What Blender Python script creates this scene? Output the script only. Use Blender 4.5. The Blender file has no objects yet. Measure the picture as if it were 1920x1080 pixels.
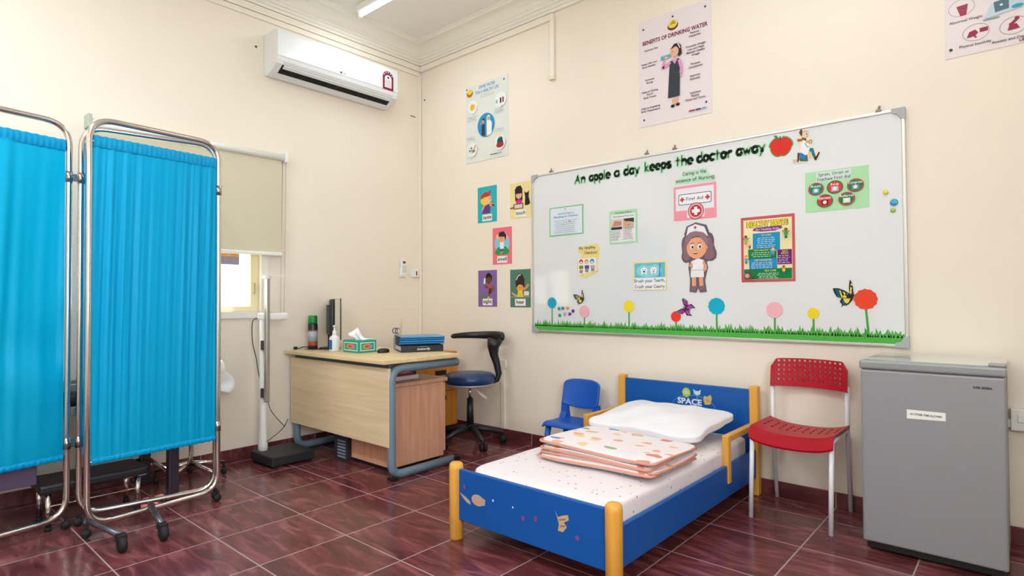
import bpy, bmesh, math, random
from mathutils import Vector, Matrix
random.seed(7)
PI = math.pi
S = bpy.context.scene
COL = S.collection

# ------------------------------------------------------------------ camera
CAM = Vector((4.2631, -3.5626, 1.14))
YAW, PITCH, ROLL, FPX = 41.2985, 1.0619, -0.3131, 1097.14
def cam_basis():
    y, p, r = (math.radians(a) for a in (YAW, PITCH, ROLL))
    f = Vector((-math.sin(y)*math.cos(p), math.cos(y)*math.cos(p), math.sin(p)))
    rt = Vector((math.cos(y), math.sin(y), 0)); up = rt.cross(f)
    r2 = math.cos(r)*rt + math.sin(r)*up; u2 = -math.sin(r)*rt + math.cos(r)*up
    return r2, u2, f
_r, _u, _f = cam_basis()
cd = bpy.data.cameras.new('camera'); cam = bpy.data.objects.new('camera', cd); COL.objects.link(cam)
M = Matrix.Identity(4)
for i in range(3):
    M[i][0] = _r[i]; M[i][1] = _u[i]; M[i][2] = -_f[i]; M[i][3] = CAM[i]
cam.matrix_world = M
cd.sensor_width = 36; cd.lens = FPX/1920*36; cd.clip_start = .02; cd.clip_end = 200
S.camera = cam

# ------------------------------------------------------------------ light and exposure
S.view_settings.view_transform = 'Standard'
S.view_settings.look = 'None'
S.view_settings.gamma = 1
S.view_settings.use_curve_mapping = False
S.view_settings.exposure = 0.17
w = bpy.data.worlds.new('world'); S.world = w; w.use_nodes = True
bg = w.node_tree.nodes['Background']; bg.inputs[0].default_value = (.95, .975, 1.0, 1); bg.inputs[1].default_value = 2.4
sun = bpy.data.lights.new('sun', 'SUN'); sun.energy = 16; sun.angle = .01; sun.color = (1, .95, .86)
so = bpy.data.objects.new('sun', sun); COL.objects.link(so)
so.rotation_euler = Vector((-.36, .33, .95)).normalized().to_track_quat('Z', 'Y').to_euler()
so.location = (-3, -2, 6)
LAMPS = [((.27, -.86), 1.2), ((3.0, -.87), 1.2), ((.9, -3.9), 1.2), ((3.2, -3.9), 1.2)]   # x start, y, length; all after the first are unseen, added for light
LAMP_W = [7.5, 8, 46, 29]
# added fill, shining in through an unseen window made up in the right wall
dl = bpy.data.lights.new('fill_light', 'AREA'); dl.shape = 'RECTANGLE'; dl.size = 2.2; dl.size_y = 1.5; dl.energy = 100; dl.color = (.86, .94, 1.0)
do = bpy.data.objects.new('fill_light', dl); COL.objects.link(do); do.location = (5.40, -3.55, 1.85); do.rotation_euler = (0, PI/2, 0)

# ------------------------------------------------------------------ materials
def lin(c):
    if isinstance(c, str): c = tuple(int(c[i:i+2], 16)/255 for i in (0, 2, 4))
    return tuple((v/12.92 if v <= .04045 else ((v+.055)/1.055)**2.4) for v in c)
MATS = {}
def mat(name, col=None, rough=.6, metal=0., spec=.5, bump=0, bscale=200, var=0, vscale=6, coat=0, sheen=0, trans=0):
    if name in MATS: return MATS[name]
    m = bpy.data.materials.new(name); m.use_nodes = True; nt = m.node_tree
    b = nt.nodes['Principled BSDF']; c = lin(col)
    b.inputs['Base Color'].default_value = (*c, 1); b.inputs['Roughness'].default_value = rough
    b.inputs['Metallic'].default_value = metal; b.inputs['Specular IOR Level'].default_value = spec
    b.inputs['Coat Weight'].default_value = coat; b.inputs['Coat Roughness'].default_value = .08
    b.inputs['Sheen Weight'].default_value = sheen
    b.inputs['Transmission Weight'].default_value = trans
    if bump or var:
        tc = nt.nodes.new('ShaderNodeTexCoord')
        if bump:
            n = nt.nodes.new('ShaderNodeTexNoise'); n.inputs['Scale'].default_value = bscale; n.inputs['Detail'].default_value = 3
            bp = nt.nodes.new('ShaderNodeBump'); bp.inputs['Strength'].default_value = bump; bp.inputs['Distance'].default_value = .002
            nt.links.new(tc.outputs['Object'], n.inputs['Vector']); nt.links.new(n.outputs['Fac'], bp.inputs['Height']); nt.links.new(bp.outputs[0], b.inputs['Normal'])
        if var:
            n = nt.nodes.new('ShaderNodeTexNoise'); n.inputs['Scale'].default_value = vscale; n.inputs['Detail'].default_value = 4
            r = nt.nodes.new('ShaderNodeValToRGB')
            r.color_ramp.elements[0].position = .3; r.color_ramp.elements[1].position = .7
            r.color_ramp.elements[0].color = (*[v*(1-var) for v in c], 1); r.color_ramp.elements[1].color = (*[min(1, v*(1+var*.5)) for v in c], 1)
            nt.links.new(tc.outputs['Object'], n.inputs['Vector']); nt.links.new(n.outputs['Fac'], r.inputs[0]); nt.links.new(r.outputs[0], b.inputs['Base Color'])
    MATS[name] = m; return m
def ink(col):
    return mat('ink_'+col, col, .7, spec=.2)
def emis(name, col, st):
    m = bpy.data.materials.new(name); m.use_nodes = True; b = m.node_tree.nodes['Principled BSDF']
    b.inputs['Base Color'].default_value = (*lin(col), 1); b.inputs['Emission Color'].default_value = (*lin(col), 1); b.inputs['Emission Strength'].default_value = st
    return m
def wood(name, c1, c2, axis='z', scale=1., rough=.45):
    if name in MATS: return MATS[name]
    m = bpy.data.materials.new(name); m.use_nodes = True; nt = m.node_tree; b = nt.nodes['Principled BSDF']; b.inputs['Roughness'].default_value = rough
    tc = nt.nodes.new('ShaderNodeTexCoord'); mp = nt.nodes.new('ShaderNodeMapping'); n = nt.nodes.new('ShaderNodeTexNoise'); r = nt.nodes.new('ShaderNodeValToRGB')
    s = [22*scale]*3; s['xyz'.index(axis)] = 1.3*scale; mp.inputs['Scale'].default_value = s
    n.inputs['Scale'].default_value = 1.6; n.inputs['Detail'].default_value = 5; n.inputs['Distortion'].default_value = .6
    r.color_ramp.elements[0].position = .32; r.color_ramp.elements[1].position = .68
    r.color_ramp.elements[0].color = (*lin(c1), 1); r.color_ramp.elements[1].color = (*lin(c2), 1)
    L = nt.links.new; L(tc.outputs['Object'], mp.inputs[0]); L(mp.outputs[0], n.inputs['Vector']); L(n.outputs['Fac'], r.inputs[0]); L(r.outputs[0], b.inputs['Base Color'])
    MATS[name] = m; return m
def cloth(name, c1, c2, trans=.25, rough=.55):
    m = bpy.data.materials.new(name); m.use_nodes = True; nt = m.node_tree; b = nt.nodes['Principled BSDF']; out = nt.nodes['Material Output']
    b.inputs['Base Color'].default_value = (*lin(c1), 1); b.inputs['Roughness'].default_value = rough; b.inputs['Sheen Weight'].default_value = 0; b.inputs['Specular IOR Level'].default_value = .22
    t = nt.nodes.new('ShaderNodeBsdfTranslucent'); t.inputs[0].default_value = (*lin(c2), 1)
    mx = nt.nodes.new('ShaderNodeMixShader'); mx.inputs[0].default_value = trans
    nt.links.new(b.outputs[0], mx.inputs[1]); nt.links.new(t.outputs[0], mx.inputs[2]); nt.links.new(mx.outputs[0], out.inputs[0])
    MATS[name] = m; return m

def tile_mat(name, skirt=False):
    m = bpy.data.materials.new(name); m.use_nodes = True; nt = m.node_tree; b = nt.nodes['Principled BSDF']; L = nt.links.new
    N = nt.nodes.new; geo = N('ShaderNodeNewGeometry'); sep = N('ShaderNodeSeparateXYZ'); L(geo.outputs['Position'], sep.inputs[0])
    def mth(op, a, c=None, d=None):
        n = N('ShaderNodeMath'); n.operation = op
        for i, v in enumerate((a, c, d)):
            if v is None: continue
            if isinstance(v, (int, float)): n.inputs[i].default_value = v
            else: L(v, n.inputs[i])
        return n.outputs[0]
    ts = .4259
    u = mth('DIVIDE', mth('SUBTRACT', sep.outputs[0], .9159), ts); v = mth('DIVIDE', mth('SUBTRACT', sep.outputs[1], -1.9521), ts)
    def edge(a):
        f = mth('FRACT', a); d = mth('MINIMUM', f, mth('SUBTRACT', 1.0, f)); return mth('LESS_THAN', d, .0075)
    if skirt: g = mth('MULTIPLY', mth('MAXIMUM', edge(u), edge(v)), 1.0)
    else: g = mth('MAXIMUM', edge(u), edge(v))
    cell = N('ShaderNodeCombineXYZ'); L(mth('FLOOR', u), cell.inputs[0]); L(mth('FLOOR', v), cell.inputs[1])
    wn = N('ShaderNodeTexWhiteNoise'); L(cell.outputs[0], wn.inputs['Vector'])
    add = N('ShaderNodeVectorMath'); add.operation = 'MULTIPLY_ADD'; L(wn.outputs['Color'], add.inputs[0]); add.inputs[1].default_value = (7, 7, 7); L(geo.outputs['Position'], add.inputs[2])
    mp = N('ShaderNodeMapping'); mp.inputs['Scale'].default_value = (2.2, 9, 4); mp.inputs['Rotation'].default_value = (0, 0, .5); L(add.outputs[0], mp.inputs[0])
    n1 = N('ShaderNodeTexNoise'); n1.inputs['Scale'].default_value = 1.5; n1.inputs['Detail'].default_value = 7; n1.inputs['Distortion'].default_value = 1.2; L(mp.outputs[0], n1.inputs['Vector'])
    r = N('ShaderNodeValToRGB'); e = r.color_ramp.elements
    e[0].position = .3; e[0].color = (*lin('4E2227'), 1); e[1].position = .74; e[1].color = (*lin('96585A'), 1)
    x = e.new(.52); x.color = (*lin('6A3438'), 1)
    L(n1.outputs['Fac'], r.inputs[0])
    mix = N('ShaderNodeMix'); mix.data_type = 'RGBA'; L(g, mix.inputs[0]); L(r.outputs[0], mix.inputs[6]); mix.inputs[7].default_value = (*lin('A58C8C'), 1)
    L(mix.outputs[2], b.inputs['Base Color'])
    rr = mth('ADD', mth('MULTIPLY', g, .4), .2 if not skirt else .3); L(rr, b.inputs['Roughness'])
    bp = N('ShaderNodeBump'); bp.inputs['Strength'].default_value = .25; bp.inputs['Distance'].default_value = .002; L(mth('SUBTRACT', 1.0, g), bp.inputs['Height']); L(bp.outputs[0], b.inputs['Normal'])
    b.inputs['Specular IOR Level'].default_value = .45
    return m

wallm = mat('wall_paint', 'F1E6D6', .75, spec=.25, bump=.25, bscale=90, var=.02, vscale=2)
ceilm = mat('ceiling_paint', 'F3F0E6', .85, spec=.2)
trimw = mat('cornice_paint', 'F1EDE0', .6, spec=.3)
trunkm = mat('trunking', 'F1E8D8', .5)
floorm = tile_mat('floor_tile'); skirtm = tile_mat('skirting_tile', True)
chrome = mat('chrome', 'D8D2CC', .16, 1.)
steel = mat('brushed_steel', 'B9B7B2', .32, 1.)
alu = mat('aluminium', 'CFCFCB', .35, .9)
whitep = mat('white_plastic', 'EFEFEA', .35)
white_enamel = mat('white_enamel', 'F2F1EE', .3)
blackp = mat('black_plastic', '17171A', .4)
blackr = mat('black_rubber', '141416', .7)
greyp = mat('grey_plastic', '9A9FA3', .5)
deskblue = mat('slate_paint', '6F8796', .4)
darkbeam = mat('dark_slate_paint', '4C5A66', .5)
beech = wood('beech', 'DCC29A', 'E9D4AE', 'x')
beech_top = wood('beech_top', 'DEC08F', 'EBD3A6', 'x')
pinkwood = wood('pink_beech', 'CE9575', 'DDA888', 'z')
orangewood = wood('orange_laminate', 'C77C1C', 'DA9030', 'z')
bedwood = wood('orange_bed_wood', 'DB9A38', 'E8AC4C', 'z')
bedblue = mat('bed_blue', '0A55A6', .4, spec=.35)
paperw = mat('paper_white', 'F4F2EE', .7)

# ------------------------------------------------------------------ mesh helpers
class B:
    def __init__(s): s.bm = bmesh.new(); s.mi = 0
    def _set(s, fs):
        for f in fs: f.material_index = s.mi
    def box(s, x0, x1, y0, y1, z0, z1, bev=0, seg=2):
        b2 = bmesh.new(); bmesh.ops.create_cube(b2, size=1)
        for v in b2.verts: v.co = Vector(((x0+x1)/2+v.co.x*(x1-x0), (y0+y1)/2+v.co.y*(y1-y0), (z0+z1)/2+v.co.z*(z1-z0)))
        if bev: bmesh.ops.bevel(b2, geom=b2.edges[:], offset=bev, segments=seg, affect='EDGES', profile=.5)
        s.merge(b2); return s
    def merge(s, b2, mtx=None):
        if mtx is not None: bmesh.ops.transform(b2, matrix=mtx, verts=b2.verts)
        me = bpy.data.meshes.new('t'); b2.to_mesh(me); b2.free(); n = len(s.bm.faces); s.bm.from_mesh(me); bpy.data.meshes.remove(me)
        s.bm.faces.ensure_lookup_table()
        for f in s.bm.faces[n:]: f.material_index = s.mi
        return s
    def tube(s, pts, r, seg=12, closed=False, cap=True):
        pts = [Vector(p) for p in pts]; n = len(pts); rr = r if isinstance(r, (list, tuple)) else [r]*n
        rings = []; prev = None
        for i, p in enumerate(pts):
            if closed: t = (pts[(i+1) % n]-pts[i-1]).normalized()
            elif i == 0: t = (pts[1]-p).normalized()
            elif i == n-1: t = (p-pts[-2]).normalized()
            else: t = ((pts[i+1]-p).normalized()+(p-pts[i-1]).normalized()).normalized()
            if prev is None:
                a = Vector((0, 0, 1)) if abs(t.z) < .9 else Vector((1, 0, 0))
                nx = t.cross(a).normalized()
            else: nx = (prev-t*prev.dot(t)).normalized()
            prev = nx; ny = t.cross(nx)
            rings.append([s.bm.verts.new(p+rr[i]*(math.cos(2*PI*k/seg)*nx+math.sin(2*PI*k/seg)*ny)) for k in range(seg)])
        fs = []
        for i in range(n if closed else n-1):
            a, b = rings[i], rings[(i+1) % n]
            for k in range(seg): fs.append(s.bm.faces.new((a[k], a[(k+1) % seg], b[(k+1) % seg], b[k])))
        if cap and not closed: fs.append(s.bm.faces.new(rings[0][::-1])); fs.append(s.bm.faces.new(rings[-1]))
        for f in fs: f.smooth = True
        s._set(fs); return s
    def cyl(s, p0, p1, r, seg=20, r1=None):
        return s.tube([p0, p1], [r, r if r1 is None else r1], seg)
    def lathe(s, prof, c=(0, 0, 0), seg=24, axis='z'):
        c = Vector(c); rings = []
        def P(r, h, a):
            if axis == 'z': return c+Vector((r*math.cos(a), r*math.sin(a), h))
            if axis == 'y': return c+Vector((r*math.cos(a), h, r*math.sin(a)))
            return c+Vector((h, r*math.cos(a), r*math.sin(a)))
        for r, h in prof: rings.append([s.bm.verts.new(P(max(r, 1e-4), h, 2*PI*k/seg)) for k in range(seg)])
        fs = []
        for a, b in zip(rings, rings[1:]):
            for k in range(seg): fs.append(s.bm.faces.new((a[k], a[(k+1) % seg], b[(k+1) % seg], b[k])))
        fs.append(s.bm.faces.new(rings[0][::-1])); fs.append(s.bm.faces.new(rings[-1]))
        for f in fs: f.smooth = True
        s._set(fs); return s
    def prism(s, poly, vec, z=None):
        """poly: list of 3D points (planar), extruded by vec"""
        vec = Vector(vec); a = [s.bm.verts.new(Vector(p)) for p in poly]; b = [s.bm.verts.new(Vector(p)+vec) for p in poly]
        n = len(a); fs = [s.bm.faces.new(a), s.bm.faces.new(b[::-1])]
        for i in range(n): fs.append(s.bm.faces.new((a[i], b[i], b[(i+1) % n], a[(i+1) % n])))
        s._set(fs); return s
    def grid(s, nu, nv, fn, smooth=True):
        g = [[s.bm.verts.new(fn(i/nu, j/nv)) for j in range(nv+1)] for i in range(nu+1)]
        fs = [s.bm.faces.new((g[i][j], g[i+1][j], g[i+1][j+1], g[i][j+1])) for i in range(nu) for j in range(nv)]
        for f in fs: f.smooth = smooth
        s._set(fs); return s
def rnd(pts, r, n=6, closed=False):
    """round the corners of a polyline"""
    pts = [Vector(p) for p in pts]; out = []; N = len(pts)
    for i, p in enumerate(pts):
        if not closed and i in (0, N-1): out.append(p); continue
        a = pts[i-1]; b = pts[(i+1) % N]; da = (a-p); db = (b-p); k = min(r, da.length*.49, db.length*.49)
        p0 = p+da.normalized()*k; p1 = p+db.normalized()*k
        for j in range(n+1):
            t = j/n; out.append((1-t)**2*p0+2*t*(1-t)*p+t*t*p1)
    return out
ORG = {}
def root(name, label, cat, loc, group=None, rotz=0, local=False):
    o = bpy.data.objects.new(name, None); COL.objects.link(o); o.location = loc; o.rotation_euler = (0, 0, rotz)
    o.empty_display_size = .05; o['label'] = label; o['category'] = cat
    if group: o['group'] = group
    ORG[o] = Vector((0, 0, 0)) if local else Vector(loc); return o
def obj(name, b, m, parent=None, label=None, smooth=None, mods=None):
    me = bpy.data.meshes.new(name); bm = b.bm
    off = ORG.get(parent, Vector((0, 0, 0))) if parent else Vector((0, 0, 0))
    bmesh.ops.recalc_face_normals(bm, faces=bm.faces)
    if off.length: bmesh.ops.translate(bm, vec=-off, verts=bm.verts)
    bm.to_mesh(me); bm.free()
    for mm in (m if isinstance(m, (list, tuple)) else [m]): me.materials.append(mm)
    o = bpy.data.objects.new(name, me); COL.objects.link(o)
    if smooth:
        for p in me.polygons: p.use_smooth = True
    if parent: o.parent = parent; ORG[o] = off
    if label: o['label'] = label
    return o
def one(name, b, m, label, cat, group=None, **k):
    """a thing that is a single mesh, origin moved to its base centre"""
    bm = b.bm; mn = Vector((min(v.co[i] for v in bm.verts) for i in range(3))); mx = Vector((max(v.co[i] for v in bm.verts) for i in range(3)))
    c = Vector(((mn.x+mx.x)/2, (mn.y+mx.y)/2, mn.z)); bmesh.ops.translate(bm, vec=-c, verts=bm.verts)
    o = obj(name, b, m, **k); o.location = c; o['label'] = label; o['category'] = cat; ORG[o] = c
    if group: o['group'] = group
    return o
def struct(name, b, m, parent=None):
    o = obj(name, b, m, parent)
    if not parent: o['kind'] = 'structure'
    return o
def copy_tree(o, parent=None):
    c = o.copy(); COL.objects.link(c)
    if parent: c.parent = parent
    for ch in list(o.children): copy_tree(ch, c)
    return c

# ------------------------------------------------------------------ flat printed art on a wall (plane y = const, facing -y)
TXT = {}
def text_polys(s, off=0):
    k = (s, off)
    if k in TXT: return TXT[k]
    cu = bpy.data.curves.new('t', 'FONT'); cu.body = s; cu.size = 1; cu.resolution_u = 2; cu.offset = off; cu.align_x = 'LEFT'
    o = bpy.data.objects.new('t', cu); COL.objects.link(o)
    dg = bpy.context.evaluated_depsgraph_get(); dg.update(); ev = o.evaluated_get(dg); me = ev.to_mesh()
    vs = [(v.co.x, v.co.y) for v in me.vertices]; fs = [tuple(p.vertices) for p in me.polygons]
    ev.to_mesh_clear(); bpy.data.objects.remove(o); bpy.data.curves.remove(cu)
    TXT[k] = (vs, fs); return TXT[k]
class Print:
    """flat shapes in a plane given by origin O, right U, up V, outward W; positions in metres"""
    def __init__(s, O, U, V, W, step=.0002):
        s.O, s.U, s.V, s.W = (Vector(a) for a in (O, U, V, W)); s.cols = []; s.b = B(); s.step = step; s.d = 0
    def _p(s, x, y): return s.O+s.U*x+s.V*y+s.W*s.d
    def col(s, c):
        if c not in s.cols: s.cols.append(c)
        return s.cols.index(c)
    def up(s, n=1): s.d += s.step*n; return s
    def poly(s, pts, c, up=True):
        if up: s.up()
        f = s.b.bm.faces.new([s.b.bm.verts.new(s._p(*p)) for p in pts]); f.material_index = s.col(c); return s
    def rect(s, x0, y0, x1, y1, c): return s.poly([(x0, y0), (x1, y0), (x1, y1), (x0, y1)], c)
    def ell(s, x, y, rx, ry, c, n=24, rot=0, jag=0):
        pts = []
        for k in range(n):
            a = 2*PI*k/n; q = 1+(jag if k % 2 else 0); px, py = rx*q*math.cos(a), ry*q*math.sin(a)
            pts.append((x+px*math.cos(rot)-py*math.sin(rot), y+px*math.sin(rot)+py*math.cos(rot)))
        return s.poly(pts, c)
    def line(s, pts, wd, c):
        s.up()
        for (x0, y0), (x1, y1) in zip(pts, pts[1:]):
            d = math.hypot(x1-x0, y1-y0) or 1; nx, ny = -(y1-y0)/d*wd/2, (x1-x0)/d*wd/2
            s.poly([(x0+nx, y0+ny), (x0-nx, y0-ny), (x1-nx, y1-ny), (x1+nx, y1+ny)], c, up=False)
        return s
    def ring(s, x, y, rx, ry, wd, c, n=28):
        return s.line([(x+rx*math.cos(2*PI*k/n), y+ry*math.sin(2*PI*k/n)) for k in range(n+1)], wd, c)
    def text(s, t, x, y, h, c, al='c', w=None, off=.012, rot=0, slant=0):
        """baseline y, cap height h; w = fit to this width"""
        vs, fs = text_polys(t, off)
        if not vs: return s
        x0 = min(v[0] for v in vs); x1 = max(v[0] for v in vs); k = h/.69; kx = k if w is None else w/(x1-x0)
        if al == 'c': ox = x-(x0+x1)/2*kx
        elif al == 'l': ox = x-x0*kx
        else: ox = x-x1*kx
        s.up(); mi = s.col(c); cr, sr = math.cos(rot), math.sin(rot); V = []
        for a, b in vs:
            px, py = ox+a*kx+slant*b*k-x, b*k
            V.append(s.b.bm.verts.new(s._p(x+px*cr-py*sr, y+px*sr+py*cr)))
        for f in fs:
            try: q = s.b.bm.faces.new([V[i] for i in f]); q.material_index = mi
            except ValueError: pass
        return s
    def make(s, name, parent, label=None):
        me = bpy.data.meshes.new(name); bm = s.b.bm; off = ORG.get(parent, Vector((0, 0, 0)))
        for f in bm.faces:
            f.normal_update()
            if f.normal.dot(s.W) < 0: f.normal_flip()
        bmesh.ops.translate(bm, vec=-off, verts=bm.verts); bm.to_mesh(me); bm.free()
        for c in s.cols: me.materials.append(ink(c))
        o = bpy.data.objects.new(name, me); COL.objects.link(o); o.parent = parent
        if label: o['label'] = label
        return o
def wallprint(y): return Print((0, y, 0), (1, 0, 0), (0, 0, 1), (0, -1, 0))
BW = 0.0            # the back wall's face
BOARD = -.018       # the whiteboard's writing face

# ------------------------------------------------------------------ room
RX, RY, CZ = 5.25, -5.0, 3.50
b = B().box(-.25, RX+.2, RY-.2, .2, -.2, 0); struct('floor', b, floorm)
b = B().box(-.25, RX+.2, RY-.2, .2, CZ, CZ+.2); struct('ceiling', b, ceilm)
b = B().box(-.0, RX+.2, 0, .2, 0, CZ); struct('wall_back', b, wallm)
WY0, WY1, WZ0, WZ1 = -2.50, -1.535, 1.06, 2.13        # window opening in the left wall
b = B(); b.box(-.22, 0, RY-.2, WY0, 0, CZ).box(-.22, 0, WY1, .2, 0, CZ).box(-.22, 0, WY0, WY1, 0, WZ0).box(-.22, 0, WY0, WY1, WZ1, CZ)
bmesh.ops.remove_doubles(b.bm, verts=b.bm.verts, dist=1e-5); struct('wall_left', b, wallm)
b = B(); b.box(RX, RX+.2, RY-.2, -4.7, 0, CZ).box(RX, RX+.2, -2.4, 0, 0, CZ).box(RX, RX+.2, -4.7, -2.4, 0, 1.05).box(RX, RX+.2, -4.7, -2.4, 2.65, CZ)  # opening cut for the added window that lets the fill in
bmesh.ops.remove_doubles(b.bm, verts=b.bm.verts, dist=1e-5); struct('wall_right', b, wallm)
b = B().box(0, RX, RY-.2, RY, 0, CZ); struct('wall_front', b, wallm)
SK = .082
struct('baseboard_back', B().box(.012, RX, -.012, 0, 0, SK, .002), skirtm)
struct('baseboard_left', B().box(0, .012, RY, 0, 0, SK, .002), skirtm)
struct('baseboard_right', B().box(RX-.012, RX, RY, -.012, 0, SK, .002), skirtm)
struct('baseboard_front', B().box(.012, RX-.012, RY, RY+.012, 0, SK, .002), skirtm)
# cornice: stepped and coved profile, (distance from wall, height)
prof = [(0, 3.33), (.022, 3.33), (.022, 3.352), (.034, 3.356), (.040, 3.372), (.052, 3.376), (.056, 3.392)]
for k in range(7):
    a = PI/2*k/6; prof.append((.062+.075*(1-math.cos(a)), 3.396+.072*math.sin(a)))
prof += [(.146, 3.470), (.150, 3.486), (.158, 3.488), (.160, 3.50), (0, 3.50)]
def cornice(name, P, ex):
    b = B(); b.prism([P(d, z) for d, z in prof], ex); struct(name, b, trimw)
def mitre(name, fn, L):   # fn(d,z,end) gives a point; end 0/1
    b = B(); A = [b.bm.verts.new(fn(d, z, 0)) for d, z in prof]; C = [b.bm.verts.new(fn(d, z, 1)) for d, z in prof]; n = len(A)
    for i in range(n): b.bm.faces.new((A[i], C[i], C[(i+1) % n], A[(i+1) % n]))
    b.bm.faces.new(A); b.bm.faces.new(C[::-1]); struct(name, b, trimw)
mitre('trim_1', lambda d, z, e: (d if e == 0 else RX-d, -d, z), 0)
mitre('trim_2', lambda d, z, e: (d, -d if e == 0 else RY+d, z), 0)
mitre('trim_3', lambda d, z, e: (RX-d, -d if e == 0 else RY+d, z), 0)
mitre('trim_4', lambda d, z, e: (d if e == 0 else RX-d, RY+d, z), 0)

# window in the left wall
wf = mat('window_frame_cream', 'F0E2B8', .45); wtr = mat('window_trim_white', 'EFEBE0', .5)
b = B()   # white architrave
b.box(0, .014, WY1, WY1+.055, WZ0-.05, WZ1+.05).box(0, .014, WY0-.055, WY0, WZ0-.05, WZ1+.05).box(0, .014, WY0, WY1, WZ0-.05, WZ0).box(0, .014, WY0, WY1, WZ1, WZ1+.05)
win = struct('window_1', b, wtr)
b = B(); t = .06
b.box(-.10, -.03, WY1-t, WY1, WZ0, WZ1, .004).box(-.10, -.03, WY0, WY0+t, WZ0, WZ1, .004).box(-.10, -.03, WY0+t, WY1-t, WZ0, WZ0+.035, .004).box(-.10, -.03, WY0+t, WY1-t, WZ1-.04, WZ1, .004)
b.box(-.09, -.04, -2.05, -2.0, WZ0+.035, WZ1-.04, .004)
struct('window_frame', b, wf, win)
glass = bpy.data.materials.new('glass'); glass.use_nodes = True; nt = glass.node_tree; g1 = nt.nodes['Principled BSDF']; tr = nt.nodes.new('ShaderNodeBsdfTransparent'); mx = nt.nodes.new('ShaderNodeMixShader')
g1.inputs['Base Color'].default_value = (.9, .95, .93, 1); g1.inputs['Roughness'].default_value = .02; mx.inputs[0].default_value = .08
nt.links.new(tr.outputs[0], mx.inputs[1]); nt.links.new(g1.outputs[0], mx.inputs[2]); nt.links.new(mx.outputs[0], nt.nodes['Material Output'].inputs[0])
struct('window_pane', B().box(-.068, -.063, WY0+t, -2.05, WZ0+.035, WZ1-.04), glass, win)
struct('window_pane', B().box(-.068, -.063, -2.0, WY1-t, WZ0+.035, WZ1-.04), glass, win)
struct('window_latch', B().box(-.03, -.018, WY1-.045, WY1-.030, 1.19, 1.27, .003), mat('latch', 'C9B98E', .4, .6), win)

b = B(); b.box(RX+.06, RX+.12, -4.7, -4.64, 1.05, 2.65).box(RX+.06, RX+.12, -2.46, -2.4, 1.05, 2.65).box(RX+.06, RX+.12, -4.64, -2.46, 1.05, 1.10).box(RX+.06, RX+.12, -4.64, -2.46, 2.60, 2.65).box(RX+.07, RX+.11, -3.58, -3.52, 1.10, 2.60)  # frame of the unseen window, added to brighten the room
win_added = struct('window_added', b, wf); struct('window_pane', B().box(RX+.088, RX+.092, -4.64, -2.46, 1.10, 2.60), glass, win_added)
# patterned strip on the window glass
st = root('window_sticker', 'lilac patterned strip with orange flowers on the window glass', 'sticker', (-.062, -1.80, 1.40))
obj('strip', B().box(-.0625, -.0605, -1.99, -1.665, 1.40, 1.52), mat('lilac_paper', 'B9AFC4', .6), st)
p = Print((-.0603, 0, 0), (0, 1, 0), (0, 0, 1), (1, 0, 0))
for k in range(22): p.line([(-1.985+k*.0148, 1.402), (-1.985+k*.0148, 1.452)], .003, '8E86A6')
for k in range(4): p.line([(-1.988, 1.405+k*.014), (-1.667, 1.405+k*.014)], .002, '8E86A6')
p.rect(-1.988, 1.458, -1.667, 1.517, 'E3B9A0')
for k in range(4): p.ell(-1.95+k*.082, 1.475, .034, .014, 'EFA63A', 14)
p.make('pattern', st)

# roller blind
bl = root('roller_blind', 'beige roller blind half lowered over the window behind the screen', 'blind', (.06, -1.99, 1.47))
fab = cloth('blind_fabric', 'E0D7BB', 'EAE2C8', .12, .8)
b = B().box(.052, .0545, -2.585, -1.40, 1.495, 2.20); obj('blind_fabric', b, fab, bl)
b = B().tube([(.055, -2.60, 2.215), (.055, -1.385, 2.215)], .026, 18); obj('roller_tube', b, whitep, bl)
b = B().box(.043, .065, -2.588, -1.397, 1.472, 1.497, .006); obj('bottom_bar', b, whitep, bl)
for yy in (-2.612, -1.373):
    b = B().box(.0, .085, yy-.012, yy+.012, 2.18, 2.262, .004); obj('bracket', b, whitep if yy > -2 else mat('bracket_grey', 'B9BCB0', .5), bl)
pts = [(.04, -1.385, 2.2), (.04, -1.40, 1.0), (.04, -1.387, .985), (.04, -1.372, 1.0), (.04, -1.358, 2.2)]
b = B().tube(rnd(pts, .012), .0022, 6, closed=False); obj('bead_chain', b, mat('chain', 'B8AE96', .4), bl)

# cable trunking on the walls
tr_ = root('wall_trunking', 'cream plastic cable trunking under the cornice with drops down the walls', 'trunking', (0, 0, 2.8))
obj('trunking_run', B().box(.026, 1.585, -.022, -.0005, 3.275, 3.325, .002), trunkm, tr_)
obj('trunking_run', B().box(.0005, .022, -4.9, -.0005, 3.275, 3.325, .002), trunkm, tr_)
obj('trunking_run', B().box(.0005, .014, -4.9, -.03, 3.232, 3.272, .002), trunkm, tr_)
b = B().box(1.546, 1.586, -.02, -.0005, 2.84, 3.275, .003); obj('trunking_drop', b, trunkm, tr_)
b = B().box(1.540, 1.592, -.028, -.0005, 2.812, 2.842, .008); obj('end_cap', b, mat('cap', 'E9DFC8', .5), tr_)
b = B().box(.0005, .016, -.036, -.004, .085, 3.232, .003); obj('trunking_drop', b, trunkm, tr_)
b = B().box(1.019, 1.060, -.018, -.0005, .083, .585, .003); t2 = one('socket_conduit', b, trunkm, 'white vertical conduit rising from the skirting behind the blue stool', 'conduit')
b = B().box(1.004, 1.075, -.02, -.0005, .575, .640, .004); obj('conduit_box', b, trunkm, t2)

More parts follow.
